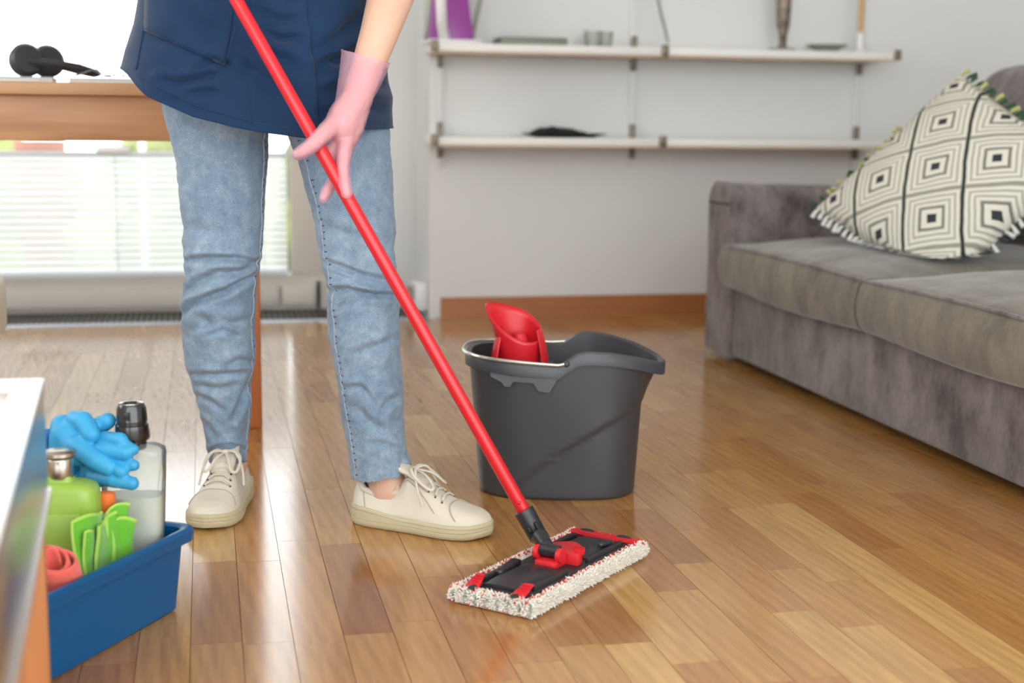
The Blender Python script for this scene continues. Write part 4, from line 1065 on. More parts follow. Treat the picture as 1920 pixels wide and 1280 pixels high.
def seg_d(px_, py_, poly):
    best = (1e9, 0, 0)
    for k_, ((ax, ay), (bx, by)) in enumerate(zip(poly[:-1], poly[1:])):
        dx, dy = bx - ax, by - ay; L2 = dx * dx + dy * dy; t_ = max(0, min(1, ((px_ - ax) * dx + (py_ - ay) * dy) / L2)); qx, qy = ax + t_ * dx, ay + t_ * dy
        d = math.hypot(px_ - qx, py_ - qy)
        if d < best[0]: best = (d, (dx * (py_ - ay) - dy * (px_ - ax)) / math.sqrt(L2), (k_ + t_) / (len(poly) - 1))
    return best
def creases(px_, py_, lst, wide=1.0):
    tot = 0.0
    for poly, dep_, w_ in lst:
        xs = [p[0] for p in poly]; ys = [p[1] for p in poly]
        if px_ < min(xs) - 5 * w_ or px_ > max(xs) + 5 * w_ or py_ < min(ys) - 6 * w_ or py_ > max(ys) + 6 * w_: continue
        d, sg, t_ = seg_d(px_, py_, poly); s_ = math.copysign(d, sg); w_ = w_ * wide; dep_ = dep_ * math.sin(PI * (0.12 + 0.76 * t_)) ** 0.8
        # valley along the line, ridge on its upper side
        tot += -dep_ * math.exp(-(d / w_) ** 2) + 0.75 * dep_ * math.exp(-((s_ + 1.9 * w_) / (1.3 * w_)) ** 2) + 0.35 * dep_ * math.exp(-((s_ - 2.0 * w_) / (1.5 * w_)) ** 2)
    return tot
def leg_tube(rows, depth_tab, asp_tab, cl, seed, n=120, step=3.0):
    ys = [r[0] for r in rows]; rings = []; y = ys[0]; cs = []
    while y <= ys[-1] + 0.01:
        a, b_ = np.interp(y, ys, [r[1] for r in rows]), np.interp(y, ys, [r[2] for r in rows])
        Yc = lerp_tab(depth_tab, y); c = PY((a + b_) / 2, y, Yc); hw_ = (b_ - a) / 2 / FPX * proj(c)[2]; asp = lerp_tab(asp_tab, y)
        cs.append(c); ring = []
        for j in range(n):
            th = 2 * PI * j / n; dx_, dy_ = math.cos(th - 0.13), math.sin(th - 0.13)
            p = c + np.array([dx_ * hw_, dy_ * hw_ * asp, 0])
            q = proj(p); face = -math.sin(th)   # towards the camera
            w_ = smooth01((face + 0.35) / 0.7)
            d_ = 1.5 * creases(q[0], q[1], cl, 1.1) * (0.22 + 0.78 * smooth01((face - 0.05) / 0.55)) if w_ > 0 else 0.0
            d_ += 0.0028 * fbm(p, 14, 2, seed) + 0.0012 * fbm((p[0], p[1], p[2] * 2.2), 38, 2, seed + 4)
            d_ = max(-0.016, min(0.013, d_))
            ring.append(p + np.array([dx_ * d_, dy_ * d_, 0]))
        rings.append(ring); y += step
    return rings, cs
# hem follows the photo: last rows are sheared by a hem offset
LROWS = [(60, 345, 495), (140, 325, 505), (190, 304, 508), (250, 321, 503), (300, 330, 500), (350, 337, 497), (400, 343, 495), (425, 346, 494), (450, 343, 492), (480, 347, 489), (495, 344, 486), (515, 349, 482), (545, 343, 479), (575, 341, 478), (610, 343, 477), (650, 346, 478), (680, 350, 477), (700, 356, 473), (730, 366, 470), (760, 373, 469), (800, 382, 467), (840, 389, 465), (858, 392, 463)]
RROWS = [(60, 535, 655), (140, 530, 685), (205, 532, 716), (232, 536, 729), (250, 540, 732), (300, 559, 734), (350, 573, 737), (400, 587, 740), (440, 595, 741), (465, 598, 738), (480, 600, 740), (500, 604, 743), (530, 612, 743), (545, 617, 741), (560, 613, 747), (600, 615, 749), (640, 618, 751), (700, 629, 753), (720, 632, 755), (750, 637, 755), (800, 646, 757), (840, 651, 762), (870, 655, 767), (886, 657, 769)]
LCR = [([(338, 492), (380, 484), (440, 484), (478, 491)], .0065, 5), ([(340, 552), (372, 528), (410, 511), (450, 511), (486, 492)], .0065, 6), ([(338, 592), (362, 570), (400, 553), (425, 545), (452, 529), (488, 512)], .0095, 5.5),
       ([(352, 628), (380, 604), (410, 596)], .004, 8), ([(372, 590), (395, 612), (440, 606), (470, 596)], .0035, 7), ([(390, 628), (420, 620), (446, 630)], .004, 5), ([(420, 690), (450, 676), (474, 680)], .004, 6),
       ([(362, 702), (400, 704), (458, 699)], .0055, 5), ([(378, 722), (410, 730), (440, 722)], .0035, 6), ([(370, 742), (396, 752), (418, 770)], .005, 5), ([(468, 716), (452, 752), (436, 788)], .0065, 5), ([(382, 790), (400, 812), (404, 826)], .004, 5),
       ([(392, 848), (410, 838), (432, 836), (462, 844)], .005, 4), ([(360, 235), (420, 262), (490, 262)], .003, 12), ([(346, 420), (380, 436), (430, 440)], .002, 9)]
RCR = [([(610, 492), (640, 502), (680, 518), (745, 530)], .0065, 6), ([(616, 508), (650, 522), (700, 536), (748, 541)], .004, 5), ([(612, 545), (650, 541), (690, 551), (750, 556)], .006, 5), ([(640, 582), (662, 560), (680, 552)], .0045, 6),
       ([(668, 660), (710, 648), (748, 632)], .0035, 7), ([(648, 726), (676, 726), (690, 740)], .0045, 5), ([(752, 744), (735, 750), (716, 768)], .004, 6), ([(664, 762), (690, 790), (720, 806)], .004, 7), ([(700, 830), (730, 836), (760, 850)], .003, 6), ([(600, 420), (650, 440), (735, 452)], .003, 9), ([(560, 300), (620, 330), (700, 330)], .002, 14), ([(752, 862), (756, 874), (766, 880)], .003, 4)]
LD = [(0, 2.545), (240, 2.540), (530, 2.535), (860, 2.590)]; RD = [(0, 2.505), (200, 2.503), (260, 2.480), (530, 2.405), (890, 2.398)]
AS = [(0, .92), (300, .95), (530, 1.0), (700, 1.15), (890, 1.20)]
jl, cl_ = leg_tube(LROWS, LD, AS, LCR, 1.0); jr, cr_ = leg_tube(RROWS, RD, AS, RCR, 5.0)
def hem_shear(rings, k, amp, n_rows=11):
    m = len(rings)
    for i in range(m - n_rows, m):
        w_ = ((i - (m - n_rows - 1)) / n_rows) ** 1.2; cx_ = np.mean([p[0] for p in rings[i]])
        for p in rings[i]:
            p[2] += w_ * (k * (p[0] - cx_) + amp)
hem_shear(jl, 0.0, -0.004); hem_shear(jr, 0.16, 0.002)
rj = random.Random(9)
for rings in (jl, jr):
    for p in rings[-1]: p[2] += rj.uniform(-.0022, .0022)
jm = MB()
for rings in (jl, jr):
    inner = [[np.mean(rings[-1 - k], axis=0) + (p - np.mean(rings[-1 - k], axis=0)) * .955 for p in rings[-1 - k]] for k in (0, 6, 14)]
    jm.loft([[pl_(p) for p in r] for r in rings + inner], True, False)
# pelvis joining both legs
pel = []
for y_, a_, b_ in ((205, 350, 690), (170, 345, 690), (120, 340, 686), (60, 345, 676), (0, 350, 665), (-40, 355, 655)):
    c = PY((a_ + b_) / 2, y_, 2.512); hw_ = (b_ - a_) / 2 / FPX * proj(c)[2]
    pel.append([pl_(c + np.array([hw_ * .97 * math.copysign(abs(math.cos(t_)) ** .8, math.cos(t_)), .112 * math.copysign(abs(math.sin(t_)) ** .8, math.sin(t_)), 0])) for t_ in np.linspace(0, 2 * PI, 48, endpoint=False)])
jm.loft(pel)
jeans = jm.build('jeans', M_den, person, angle=80)
# leg seams: raised stitched line and puckers
def surf_row(rings, th):  # a line down the leg at angle th
    j = int(round(th / (2 * PI) * len(rings[0]))) % len(rings[0]); return [r[j] for r in rings]
for rings, th, i0 in ((jr, PI + 0.62, 60), (jl, 2 * PI - 0.30, 60)):
    ln = surf_row(rings, th)[i0:-1]; c_ = [np.mean(r, axis=0) for r in rings][i0:-1]
    ln2 = [p + (p - c) / np.linalg.norm(p - c) * .0004 for p, c in zip(ln, c_)]
    MB().tube([pl_(p) for p in ln2], .0013, 6).build('seam', M_seam, jeans)
    pk = MB()
    jj = (int(round(th / (2 * PI) * 120)) + 1) % 120
    for k in range(0, len(ln), 4):
        a_, b_ = rings[i0 + k][jj], rings[i0 + k][(jj + 2) % 120]
        L_ = rj.uniform(.3, .95)
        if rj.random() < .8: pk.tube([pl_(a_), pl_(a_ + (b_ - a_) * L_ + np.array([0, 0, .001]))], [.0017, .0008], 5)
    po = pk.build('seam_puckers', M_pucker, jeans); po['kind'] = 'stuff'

# ---------------------------------------------------------------- tunic
M_tun = mat('navy_cotton', (4, 42, 76), 0.78, var=0.10, scale=6, bump=0.15, bscale=900, bdist=0.0006, spec=0.3, sheen=0.15)
M_tst = mat('navy_stitch', (14, 52, 88), 0.8)
TCR = [([(690, 100), (640, 105), (590, 135)], .009, 9), ([(670, 40), (625, 75), (585, 100)], .007, 9), ([(735, 160), (680, 150), (610, 172)], .007, 9), ([(650, 128), (615, 108), (590, 122)], .005, 7), ([(730, 205), (690, 196), (600, 215)], .004, 10),
       ([(348, 15), (375, 45), (410, 62)], .006, 9), ([(395, 10), (430, 50)], .004, 8), ([(312, 152), (335, 158), (372, 150), (392, 140)], .006, 6), ([(350, 178), (372, 173), (395, 172)], .004, 6), ([(375, 122), (400, 114), (425, 122)], .005, 5), ([(500, 62), (525, 75), (556, 72)], .006, 6), ([(440, 115), (490, 145), (540, 190)], .004, 10), ([(480, 20), (520, 45), (560, 40)], .004, 9), ([(470, 90), (520, 110), (556, 130)], .0035, 8), ([(262, 60), (300, 75), (340, 70)], .003, 10)]
WL = [(-520, 470, 560), (-470, 395, 640), (-420, 352, 700), (-380, 345, 708), (-300, 345, 696), (-200, 335, 682), (-100, 305, 678), (-40, 280, 686), (0, 266, 696), (50, 257, 706), (100, 240, 716), (130, 233, 724), (180, 236, 732), (240, 246, 733), (262, 250, 733)]
HEM = [(-1.0, 133), (-.93, 143), (-.73, 185), (-.45, 220), (-.2, 236), (0.0, 247), (.2, 255), (.27, 256), (.30, 252), (.45, 246), (.7, 240), (1.0, 238)]
NT_, NZ = 400, 250; TY = 2.505
def tun_pt(th, y_):
    a_, b_ = np.interp(y_, [w[0] for w in WL], [w[1] for w in WL]), np.interp(y_, [w[0] for w in WL], [w[2] for w in WL])
    c = PY((a_ + b_) / 2, y_, TY); hw_ = (b_ - a_) / 2 / FPX * proj(c)[2]
    dp = np.interp(y_, [-520, -420, -300, -150, 0, 150, 260], [.05, .085, .115, .112, .125, .156, .170])
    e = .85; c_, s_ = math.cos(th), math.sin(th)
    return c + np.array([hw_ * math.copysign(abs(c_) ** e, c_), dp * math.copysign(abs(s_) ** e, s_), 0]), c
tr_ = []
TH0 = -PI / 2 + 0.30     # front overlap (placket) sits right of the centre
for i in range(NZ + 1):
    f_ = i / NZ; ring = []
    for j in range(NT_ + 22):
        th = TH0 - 2 * PI * (j / NT_)      # runs clockwise from the placket and 8 steps past it
        c_ = math.cos(th); he = lerp_tab(HEM, c_)
        y_ = -520 + (he + 520) * f_
        p, c = tun_pt(th, y_); q = proj(p)
        n_ = p - c; n_[2] = 0; n_ /= (np.linalg.norm(n_) + 1e-9)
        front = smooth01((-math.sin(th) + .1) / .5)
        d_ = (1.9 * creases(q[0], q[1], TCR, 1.4) * front) if (front > 0 and q[1] > -60) else 0.0
        d_ = max(-0.016, min(0.014, d_))
        d_ += .0035 * fbm(p, 9, 2, 2.0) + 0.010 * smooth01((y_ + 40) / 250) * math.sin(5.0 * th + 1.0) * (0.35 + .65 * abs(math.sin(th)))
        d_ += 0.0055 if j < 23 else 0.0   # the overlapping flap
        if i >= NZ - 1: d_ += .0012
        ring.append(p + n_ * d_)
    tr_.append(ring)
tm = MB().loft([[pl_(p) for p in r] for r in tr_], False, False, False)
tunic = tm.build('tunic', M_tun, person, solid=0.0022, off=-1.0, angle=80)
# short sleeves and shoulders come with the arms below
_tp = np.array(tr_).reshape(-1, 3); _tp = _tp[_tp[:, 1] < TY]
_tq = (_tp - _C) @ _M; _tq = np.stack([960 + FPX * _tq[:, 0] / -_tq[:, 2], 640 - FPX * _tq[:, 1] / -_tq[:, 2], -_tq[:, 2]], 1)
def on_tunic(px_, py_, lift=.0022):
    """front surface point of the tunic under a photo point"""
    d = (_tq[:, 0] - px_) ** 2 + (_tq[:, 1] - py_) ** 2; k = np.argsort(d)[:4]
    return _C + ray(px_, py_) * (_tq[k, 2].mean() - lift)
def stitch(poly, name='stitching', r=.0007, n=14, lift=.0022, m=M_tst):
    pts = []
    for a_, b_ in zip(poly[:-1], poly[1:]):
        for k in range(n): pts.append(on_tunic(a_[0] + (b_[0] - a_[0]) * k / n, a_[1] + (b_[1] - a_[1]) * k / n, lift))
    pts.append(on_tunic(*poly[-1], lift))
    return MB().tube([pl_(p) for p in pts], r, 6).build(name, m, tunic)
# pocket patch on the tunic front
pk_rows = []
for v_ in np.linspace(0, 1, 14):
    row = []
    for u_ in np.linspace(0, 1, 18):
        x_ = (272 + (446 - 272) * u_) * (1 - v_) + (270 + (422 - 270) * u_) * v_; yb = 57 + (123 - 57) * u_ ; yt = -70 + 20 * u_; y_ = yt + (yb - yt) * v_
        row.append(pl_(on_tunic(x_, y_, .0045)))
    pk_rows.append(row)
MB().loft(pk_rows, False, False, False).build('pocket', M_tun, tunic, solid=.002, off=0.0, angle=80)
stitch([(272, 54), (330, 76), (380, 99), (420, 119)], lift=.0070); stitch([(423, 118), (433, 80), (441, 50)], lift=.0070)
stitch([(281, 0), (268, 55), (262, 90), (254, 130)], 'side_seam', .0012, lift=.003); stitch([(258, 140), (300, 165), (370, 200), (480, 230), (545, 240)], 'hem_stitch', .0006, 8)

# ---------------------------------------------------------------- arms, hand, head: one continuous skin mesh
def poleat(y_):
    """point on the pole axis seen at picture height y_"""
    lo, hi = -0.2, 1.5
    for _ in range(50):
        mid = (lo + hi) / 2
        if proj(P1 + axis * mid)[1] > y_: lo = mid
        else: hi = mid
    return P1 + axis * lo
PR = .0106
def hp_(x, y, off):   # a point of the hand: photo position, depth measured from the pole axis (minus is nearer)
    D = proj(poleat(y))[2]; return PD(x, y, D + off)
fing = [  # polylines with radii
    ('palm', [(664, 192, .030, .0235), (650, 214, .026, .0265), (640, 236, .022, .0270)]),
    ('palm2', [(668, 200, .036, .0215), (655, 236, .032, .0235), (648, 262, .028, .0185)]),
    ('thumb', [(628, 232, .010, .0160), (606, 252, -.012, .0135), (588, 270, -.0225, .0118), (568, 284, -.0215, .0105), (559, 289, -.0195, .0090)]),
    ('index', [(650, 258, .020, .0130), (645, 284, .008, .0118), (643, 318, .001, .0100), (647, 348, -.006, .0092), (650, 364, -.008, .0080)]),
    ('middle', [(643, 258, .030, .0125), (630, 276, .026, .0112), (618, 284, .024, .0100), (608, 290, .024, .0090)]),
    ('ring', [(648, 264, .036, .0125), (632, 290, .030, .0110), (622, 300, .026, .0100), (610, 304, .022, .0085)]),
    ('little', [(652, 270, .038, .0118), (640, 312, .032, .0100), (624, 342, .027, .0092), (612, 360, .020, .0085), (606, 372, .016, .0070)]),
]
ELB = PD(765, -110, 2.36); SHO = PD(672, -395, 2.46); WR = hp_(668, 186, .034); FM = PD(712, 60, 2.275)
arm = [(SHO, .046), (ELB * .5 + SHO * .5, .043), (ELB, .040), (ELB * .55 + FM * .45, .0405), (FM, .0315), (FM * .45 + WR * .55, .0262), (WR, .0240)]
def chain(mb, pts, infl=0.0):
    for (p0, r0), (p1, r1) in zip(pts[:-1], pts[1:]): mb.capsule(p0, r0 + infl, p1, r1 + infl)
bm_ = MB(); chain(bm_, arm)
for nm, pts in fing: chain(bm_, [(hp_(x, y, o), r - .0012) for x, y, o, r in pts])
chain(bm_, [(WR, .024), (hp_(650, 214, .026), .0255)])
# other arm reaches to the pole's upper end, above the picture
T2 = P1 + axis * 1.20; SH2 = PD(375, -390, 2.52); EL2 = PD(255, -190, 2.42); W2 = T2 + np.array([.010, .050, -.045])
chain(bm_, [(SH2, .046), (EL2, .039), (EL2 * .4 + W2 * .6, .033), (W2, .025)])
U = np.cross(axis, (0, 1, 0)); U /= np.linalg.norm(U); V = np.cross(U, axis)
chain(bm_, [(W2, .025), (T2 + V * -.038 if np.dot(V, (0, 1, 0)) < 0 else T2 + V * .038, .026)])
sgn = -1 if np.dot(V, (0, 1, 0)) < 0 else 1
for k in range(4):
    b_ = T2 + axis * (.028 - .019 * k); r_ = .0205
    chain(bm_, [(b_ + r_ * (math.cos(a) * V * sgn + math.sin(a) * U), .0088 - .0006 * k) for a in np.linspace(-.3, 3.6 - .2 * abs(k - 1), 6)])
chain(bm_, [(T2 + axis * .03 + .021 * (math.cos(a) * V * sgn - math.sin(a) * U), .0100) for a in np.linspace(.2, 2.6, 5)])
# torso, neck, head, legs
def W(x, y, z): return np.array([x, y, z])
cx0 = PY(510, 100, 2.51)[0]
hipL, hipR = PY(410, 150, 2.545), PY(628, 150, 2.485)
pelv = (hipL + hipR) / 2; chest = PY(515, -330, 2.51); neck = PY(520, -500, 2.505)
chain(bm_, [(pelv + W(0, 0, .0), .085), (PY(498, -60, 2.51), .092), (chest, .088), (PY(518, -430, 2.51), .062), (neck, .044), (neck + W(0, -.012, .06), .043)])
chain(bm_, [(hipL + W(.02, 0, .02), .075), (hipR + W(-.03, 0, .02), .075)]); chain(bm_, [(SHO, .046), (chest + W(.02, 0, .07), .055), (SH2, .046)])
for cs, sk_ in ((cl_, 'L'), (cr_, 'R')):
    m_n = len(cs); hip_ = hipL if sk_ == 'L' else hipR
    chain(bm_, [(hip_ + (pelv - hip_) * .15, .062), (cs[int(m_n * .35)], .060), (cs[int(m_n * .58)], .045), (cs[int(m_n * .72)], .044), (cs[-4], .034)])
hd_c = neck + W(-.01, -.025, .165)
bm_.sphere(hd_c, (.074, .092, .106), 24, 18); bm_.sphere(hd_c + W(0, -.03, -.058), (.050, .055, .050), 20, 14)
bm_.capsule(hd_c + W(0, -.088, .005), .009, hd_c + W(0, -.104, -.022), .012)
for sx in (-1, 1): bm_.sphere(hd_c + W(sx * .074, .005, -.01), (.010, .018, .030), 12, 8); bm_.sphere(hd_c + W(sx * .010, -.082, -.053), (.016, .012, .006), 10, 8)
# ankles into the shoes
SHL = dict(heel=G(462, 930) * 0 + np.array([.047, 2.648, 0]), toe=np.array([-.017, 2.392, 0])); SHR = dict(heel=np.array([.243, 2.424, 0]), toe=np.array([.457, 2.272, 0]))
for S_, cs in ((SHL, cl_), (SHR, cr_)):
    d_ = (S_['toe'] - S_['heel']); d_ /= np.linalg.norm(d_); S_['d'] = d_; S_['ank'] = S_['heel'] + d_ * .062
    chain(bm_, [(cs[-4], .034), (S_['ank'] + W(0, 0, .105), .033), (S_['ank'] + W(0, 0, .065), .030), (S_['ank'] + d_ * .09 + W(0, 0, .045), .022)])
bme = remesh(bm_, .0042, 5)
for v in bme.vertices: v.co -= Vector(PB)
obj('body', bme, M_skin, person)
# hair and eyes
hr = MB().sphere(hd_c + W(0, .022, .022), (.083, .088, .102), 24, 16); hr.sphere(hd_c + W(0, .075, -.03), (.055, .05, .075), 18, 12)
hme = remesh(hr, .006, 4)
for v in hme.vertices: v.co -= Vector(PB)
obj('hair', hme, mat('brown_hair', (88, 60, 42), 0.5, var=.2, scale=40), person)
M_ew, M_ei, M_br, M_lip = mat('eye_white', (225, 222, 216), .3), mat('eye_iris', (62, 48, 38), .3), mat('brow_hair', (78, 54, 40), .7), mat('lips', (190, 112, 104), .5)
for sx in (-1, 1):
    ey = MB().sphere(pl_(hd_c + W(sx * .029, -.0755, .004)), (.0125, .0105, .0080), 14, 10).build('eye', M_ew, person)
    MB().sphere(pl_(hd_c + W(sx * .029, -.0835, .003)), (.0056, .0034, .0056), 12, 8).build('iris', M_ei, ey)
    MB().tube([pl_(hd_c + W(sx * .014, -.090, .022)), pl_(hd_c + W(sx * .030, -.086, .027)), pl_(hd_c + W(sx * .046, -.073, .021))], [.003, .0036, .002], 8, round_ends=True).build('eyebrow', M_br, person)
MB().tube([pl_(hd_c + W(-.020, -.083, -.053)), pl_(hd_c + W(0, -.0925, -.054)), pl_(hd_c + W(.020, -.083, -.053))], [.0025, .0055, .0025], 10, round_ends=True).build('lips', M_lip, person)
# sleeves
for a_, b_ in ((SHO, ELB * .72 + SHO * .28), (SH2, EL2 * .72 + SH2 * .28)):
    top_ = a_ + (a_ - b_) * .12 + W((chest[0] - a_[0]) * .25, 0, .0)
    MB().tube([pl_(chest + (a_ - chest) * .35 + W(0, 0, .05)), pl_(a_ + (chest - a_) * .18 + W(0, 0, .016)), pl_(a_ * .88 + b_ * .12), pl_(a_ * .5 + b_ * .5), pl_(b_)], [.062, .064, .062, .060, .062], 28, round_ends=True).build('sleeve', M_tun, tunic)

# ---------------------------------------------------------------- pink disposable glove
def glove_mat(name, dw, col=(232, 172, 196)):
    t = NT(name); b = t.bsdf
    setin(b, 'Base Color', lin(col)); setin(b, 'Roughness', .32); setin(b, 'Specular IOR Level', .5)
    tr = t.n('ShaderNodeBsdfTransparent'); tr.inputs[0].default_value = lin((252, 232, 242)); mx = t.n('ShaderNodeMixShader'); mx.inputs[0].default_value = dw
    t.l(tr.outputs[0], mx.inputs[1]); t.l(b.outputs[0], mx.inputs[2]); t.l(mx.outputs[0], t.out.inputs[0])
    tc = t.n('ShaderNodeTexCoord').outputs['Object']; t.bump(t.noise(t.mapping(tc, (60, 60, 140)), 1.0, 3), .35, .004); return t.m
M_gl = glove_mat('pink_vinyl', .32, (238, 198, 216))
gm_ = MB()
for nm, pts in fing: chain(gm_, [(hp_(x, y, o), r) for x, y, o, r in pts], .0010)
chain(gm_, [(hp_(671, 176, .036), .0262), (WR, .0262), (hp_(650, 214, .026), .0272)])
# loose empty tips
chain(gm_, [(hp_(561, 288, -.020), .0095), (hp_(555, 291, -.018), .0055)])
# loose flared cuff round the forearm, fused with the hand of the glove
cuff = []
CF = [(214, 636, 676, .014), (204, 628, 688, .023), (194, 627, 694, .028), (182, 630, 699, .030), (170, 632, 707, .031), (156, 634, 714, .034), (140, 637, 721, .037), (122, 639, 727, .040), (104, 640, 733, .042)]
for y_, xa, xb, hd2 in CF:
    t_ = max(0.0, (196 - y_) / 92.0); D = proj(WR)[2] * (1 - t_) + proj(FM)[2] * t_; D = D * .6 + proj(WR)[2] * .4
    ring = []
    for k in range(44):
        a = 2 * PI * k / 44; u_ = math.cos(a)
        x_ = (xa + xb) / 2 + (xb - xa) / 2 * math.copysign(abs(u_) ** .9, u_); yy = y_ + 15 * t_ * (u_ * .9 + .1) - 4 * t_
        ring.append(PD(x_, yy, D + hd2 * math.sin(a) * (1 + .06 * math.sin(3 * a)) + .004))
    cuff.append(ring)
gm_.loft(cuff)
gme_ = remesh(gm_, .0019, 4)
rt3 = np.array(cuff[-1]); c3 = rt3.mean(0); n3 = np.linalg.svd(rt3 - c3)[2][2]
if np.dot(n3, c3 - np.mean(cuff[-3], axis=0)) < 0: n3 = -n3
bmx = bmesh.new(); bmx.from_mesh(gme_)
bmesh.ops.delete(bmx, geom=[v for v in bmx.verts if np.dot(np.array(v.co) - c3, n3) > -.0024], context='VERTS'); bmx.to_mesh(gme_); bmx.free()
for v in gme_.vertices:
    v.co += v.normal * (.0009 * fbm(v.co, 160, 2, 1.0) + .0008 * fbm((v.co[0] * .5, v.co[1] * .5, v.co[2] * 2.0), 70, 2, 3.0)); v.co -= Vector(PB)
glove = obj('vinyl_glove', gme_, M_gl, person, angle=80); glove['label'] = 'translucent pink disposable glove with loose cuff'

# ---------------------------------------------------------------- sneakers
M_sh = mat('sneaker_leather', (212, 203, 186), 0.5, bump=.12, bscale=260, bdist=.0008, var=.03, scale=12); M_so = mat('sneaker_sole', (190, 178, 146), 0.55); M_lace = mat('sneaker_lace', (206, 198, 182), 0.85, bump=.4, bscale=600); M_in = mat('sneaker_lining', (196, 188, 172), 0.9); M_eye = mat('eyelet_dark', (70, 62, 52), .7); M_line = mat('sneaker_seam', (176, 166, 148), .8)
LS = .262
def wsole(u): return lerp_tab([(0, .0), (.008, .012), (.03, .0225), (.08, .030), (.18, .0345), (.35, .0335), (.5, .0355), (.62, .041), (.74, .0455), (.84, .0430), (.92, .0345), (.965, .024), (.99, .012), (1, .0)], u)
def hup(u): return lerp_tab([(0, .050), (.03, .068), (.07, .074), (.14, .068), (.24, .063), (.33, .068), (.40, .090), (.44, .098), (.50, .092), (.58, .080), (.66, .068), (.74, .057), (.82, .051), (.90, .047), (.96, .040), (1, .026)], u)
US = [0.006, .012, .02, .03, .045] + list(np.linspace(.065, .93, 44)) + [.945, .958, .97, .98, .988, .994]
def bend(u):  # the foot curves inwards a little
    return .006 * math.sin(PI * u)
def make_sneaker(S_, mirror, lab_):
    root_m = MB(); n = 30; rings = []; zs = .022
    for u in US:
        w_ = wsole(u) * .97; h = hup(u); ring = []
        up_narrow = lerp_tab([(0, .72), (.2, .66), (.42, .60), (.6, .75), (.8, .95), (1, 1)], u)
        for j in range(n + 1):
            ph = PI * j / n; c, s_ = math.cos(ph), math.sin(ph)
            yy = w_ * math.copysign(abs(c) ** .62, c); k = abs(s_) ** .8; nar = 1 - (1 - up_narrow) * k
            ring.append((u * LS, yy * nar * mirror + bend(u) * mirror, zs + (h - zs) * k))
        rings.append(ring)
    vs_ = [p for r in rings for p in r]; fs = []
    for i in range(len(rings) - 1):
        um = (US[i] + US[i + 1]) / 2
        for j in range(n):
            ph = PI * (j + .5) / n
            if .055 < um < .385 and abs(ph - PI / 2) < .62 * min(1, (um - .03) / .08): continue
            fs.append((i * (n + 1) + j, (i + 1) * (n + 1) + j, (i + 1) * (n + 1) + j + 1, i * (n + 1) + j + 1))
    root_m.add(vs_, fs)
    root = root_m.build('sneaker', M_sh, person, solid=.003, off=-1.0, angle=70); root['label'] = lab_
    ang = math.atan2(S_['d'][1], S_['d'][0]); root.location = tuple(pl_(S_['heel'])); root.rotation_euler = (0, 0, ang)
    # collar roll
    col = []
    iu = [i for i in range(len(US)) if .06 < US[i] < .385]
    jl_ = [int(round((PI / 2 - .62 * min(1, (US[i] - .03) / .08)) / PI * n)) for i in iu]
    sideA = [rings[i][j] for i, j in zip(iu, jl_)]; sideB = [rings[i][n - j] for i, j in zip(iu, jl_)]
    MB().tube(sideA[::-1] + [rings[iu[0] - 1][n // 2]] + sideB, .0058, 10).build('collar', M_sh, root)
    # sole
    def outline(sc_, z, ex=0.0):
        uu = [.5 - .5 * math.cos(PI * k / 40) for k in range(41)]
        a_ = [(u * LS + (ex if u > .5 else -ex) * (abs(2 * u - 1) ** 3), (wsole(u) * sc_ + ex * (1 - abs(2 * u - 1) ** 8)) * mirror + bend(u) * mirror, z(u)) for u in uu]
        b_ = [(p[0], -(p[1] - bend(u) * mirror) + bend(u) * mirror, p[2]) for p, u in zip(a_, uu)]
        return a_ + b_[::-1][1:-1]
    zt = lambda u: .026 + .009 * smooth01((.45 - u) / .3) + .003 * smooth01((u - .9) / .1)
    spr = lambda u: .006 * smooth01((u - .82) / .18) ** 2 + .002 * smooth01((.06 - u) / .06)
    so_r = [outline(.90, lambda u: spr(u) + .0004), outline(.97, lambda u: spr(u) + .003, .001), outline(1.0, lambda u: spr(u) + .008, .0025), outline(1.0, lambda u: spr(u) * .6 + .0125, .0025), outline(1.0, lambda u: spr(u) * .6 + .0135, .0012), outline(1.0, lambda u: spr(u) * .6 + .0145, .0025), outline(1.0, lambda u: zt(u) * .78, .0022), outline(1.0, lambda u: zt(u) * .8, .0012), outline(1.0, lambda u: zt(u) * .83, .0022), outline(1.0, lambda u: zt(u) - .001, .0018), outline(.985, lambda u: zt(u) + .001, .0)]
    MB().loft(so_r).build('sole', M_so, root, angle=50)
    # surface helper on the upper
    def sp(u, ph, lift=.0015):
        w_ = wsole(u) * .97; h = hup(u); up_n = lerp_tab([(0, .72), (.2, .66), (.42, .60), (.6, .75), (.8, .95), (1, 1)], u)
        c, s_ = math.cos(ph), math.sin(ph); k = abs(s_) ** .8; yy = w_ * math.copysign(abs(c) ** .62, c) * (1 - (1 - up_n) * k)
        return ((u * LS), (yy + lift * c * 1.2) * mirror + bend(u) * mirror, zs + (h - zs) * k + lift * s_)
    # tongue, toe seam, heel seam, quarter seams
    tg = []
    for u, z_ in ((.60, .004), (.52, .006), (.45, .009), (.40, .013), (.375, .020)):
        tg.append([(u * LS, yy * mirror + bend(u) * mirror, hup(max(u, .43)) + z_ - 9 * yy * yy) for yy in (-.021, -.012, 0, .012, .021)])
    MB().loft(tg, False, False, False).build('tongue', M_sh, root, solid=.005)
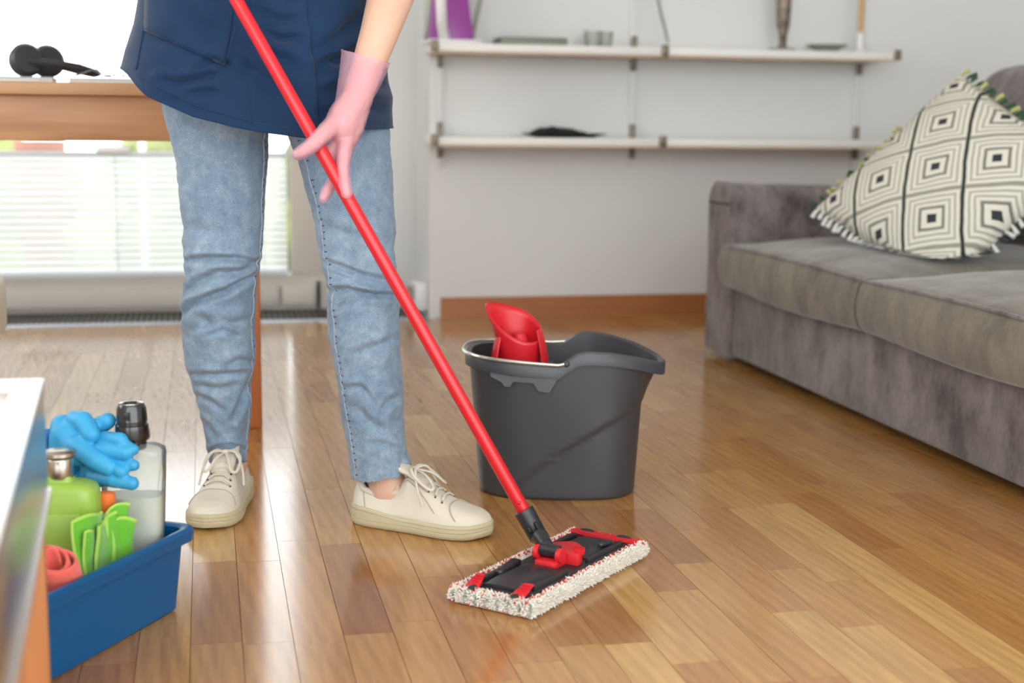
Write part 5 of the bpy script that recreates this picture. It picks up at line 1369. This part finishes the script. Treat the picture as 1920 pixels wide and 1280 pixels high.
    MB().tube([sp(.745 - .13 * (abs(ph - PI / 2) / (PI / 2)) ** 2 * -1, ph, .0008) for ph in np.linspace(.35, PI - .35, 24)], .0011, 6).build('toe_seam', M_line, root)
    for sg in (0, 1):
        f_ = (lambda p: p) if sg == 0 else (lambda p: PI - p)
        MB().tube([sp(.10 + .05 * t_, f_(.95 - .85 * t_), .0006) for t_ in np.linspace(0, 1, 10)], .0010, 6).build('heel_seam', M_line, root)
        MB().tube([sp(.37 + .30 * t_, f_(1.10 - .35 * t_ - .35 * t_ ** 3), .0006) for t_ in np.linspace(0, 1, 14)], .0010, 6).build('lacing_seam', M_line, root)
        for k in range(6): MB().sphere(sp(.44 + .052 * k, f_(1.20 - .02 * k), .0006), .0019, 8, 6).build('eyelet', M_eye, root)  # small dark brown beads mark the eyelets
    # laces
    for k in range(6):
        u = .44 + .052 * k; a_, b_ = sp(u, 1.20, .002), sp(u, PI - 1.20, .002); u2 = u - .02
        top_ = (u * LS - .004, bend(u) * mirror, hup(u) + .0065)
        MB().tube([a_, ((a_[0] + top_[0]) / 2, a_[1] * .5 + top_[1] * .5, top_[2] - .0005), top_, ((b_[0] + top_[0]) / 2, b_[1] * .5 + top_[1] * .5, top_[2] - .0005), b_], .0028, 8, flat=.6).build('lace', M_lace, root)
    u = .46; kn = np.array((u * LS, bend(u) * mirror, hup(u) + .010))
    MB().sphere(kn, (.007, .008, .005), 12, 8).build('lace_knot', M_lace, root)
    for sg in (-1, 1):
        lp = [kn, kn + (.002, sg * .016, .004), kn + (.016, sg * .030, -.006), kn + (.042, sg * .030, -.024), kn + (.046, sg * .020, -.022), kn + (.028, sg * .011, -.006), kn]
        lp = crv([tuple(p) for p in lp], 6); MB().tube(lp, .0027, 8, flat=.6).build('lace_loop', M_lace, root)
        te = [kn, kn + (.012, sg * .020, .002), kn + (.022, sg * .034, -.022), kn + (.036, sg * .040, -.052)]
        MB().tube(crv([tuple(p) for p in te], 6), .0022, 8).build('lace_end', M_lace, root)
    return root
make_sneaker(SHL, 1, 'cream leather sneaker with its toe towards the blue caddy'); make_sneaker(SHR, -1, 'cream leather sneaker beside the mop and bucket')
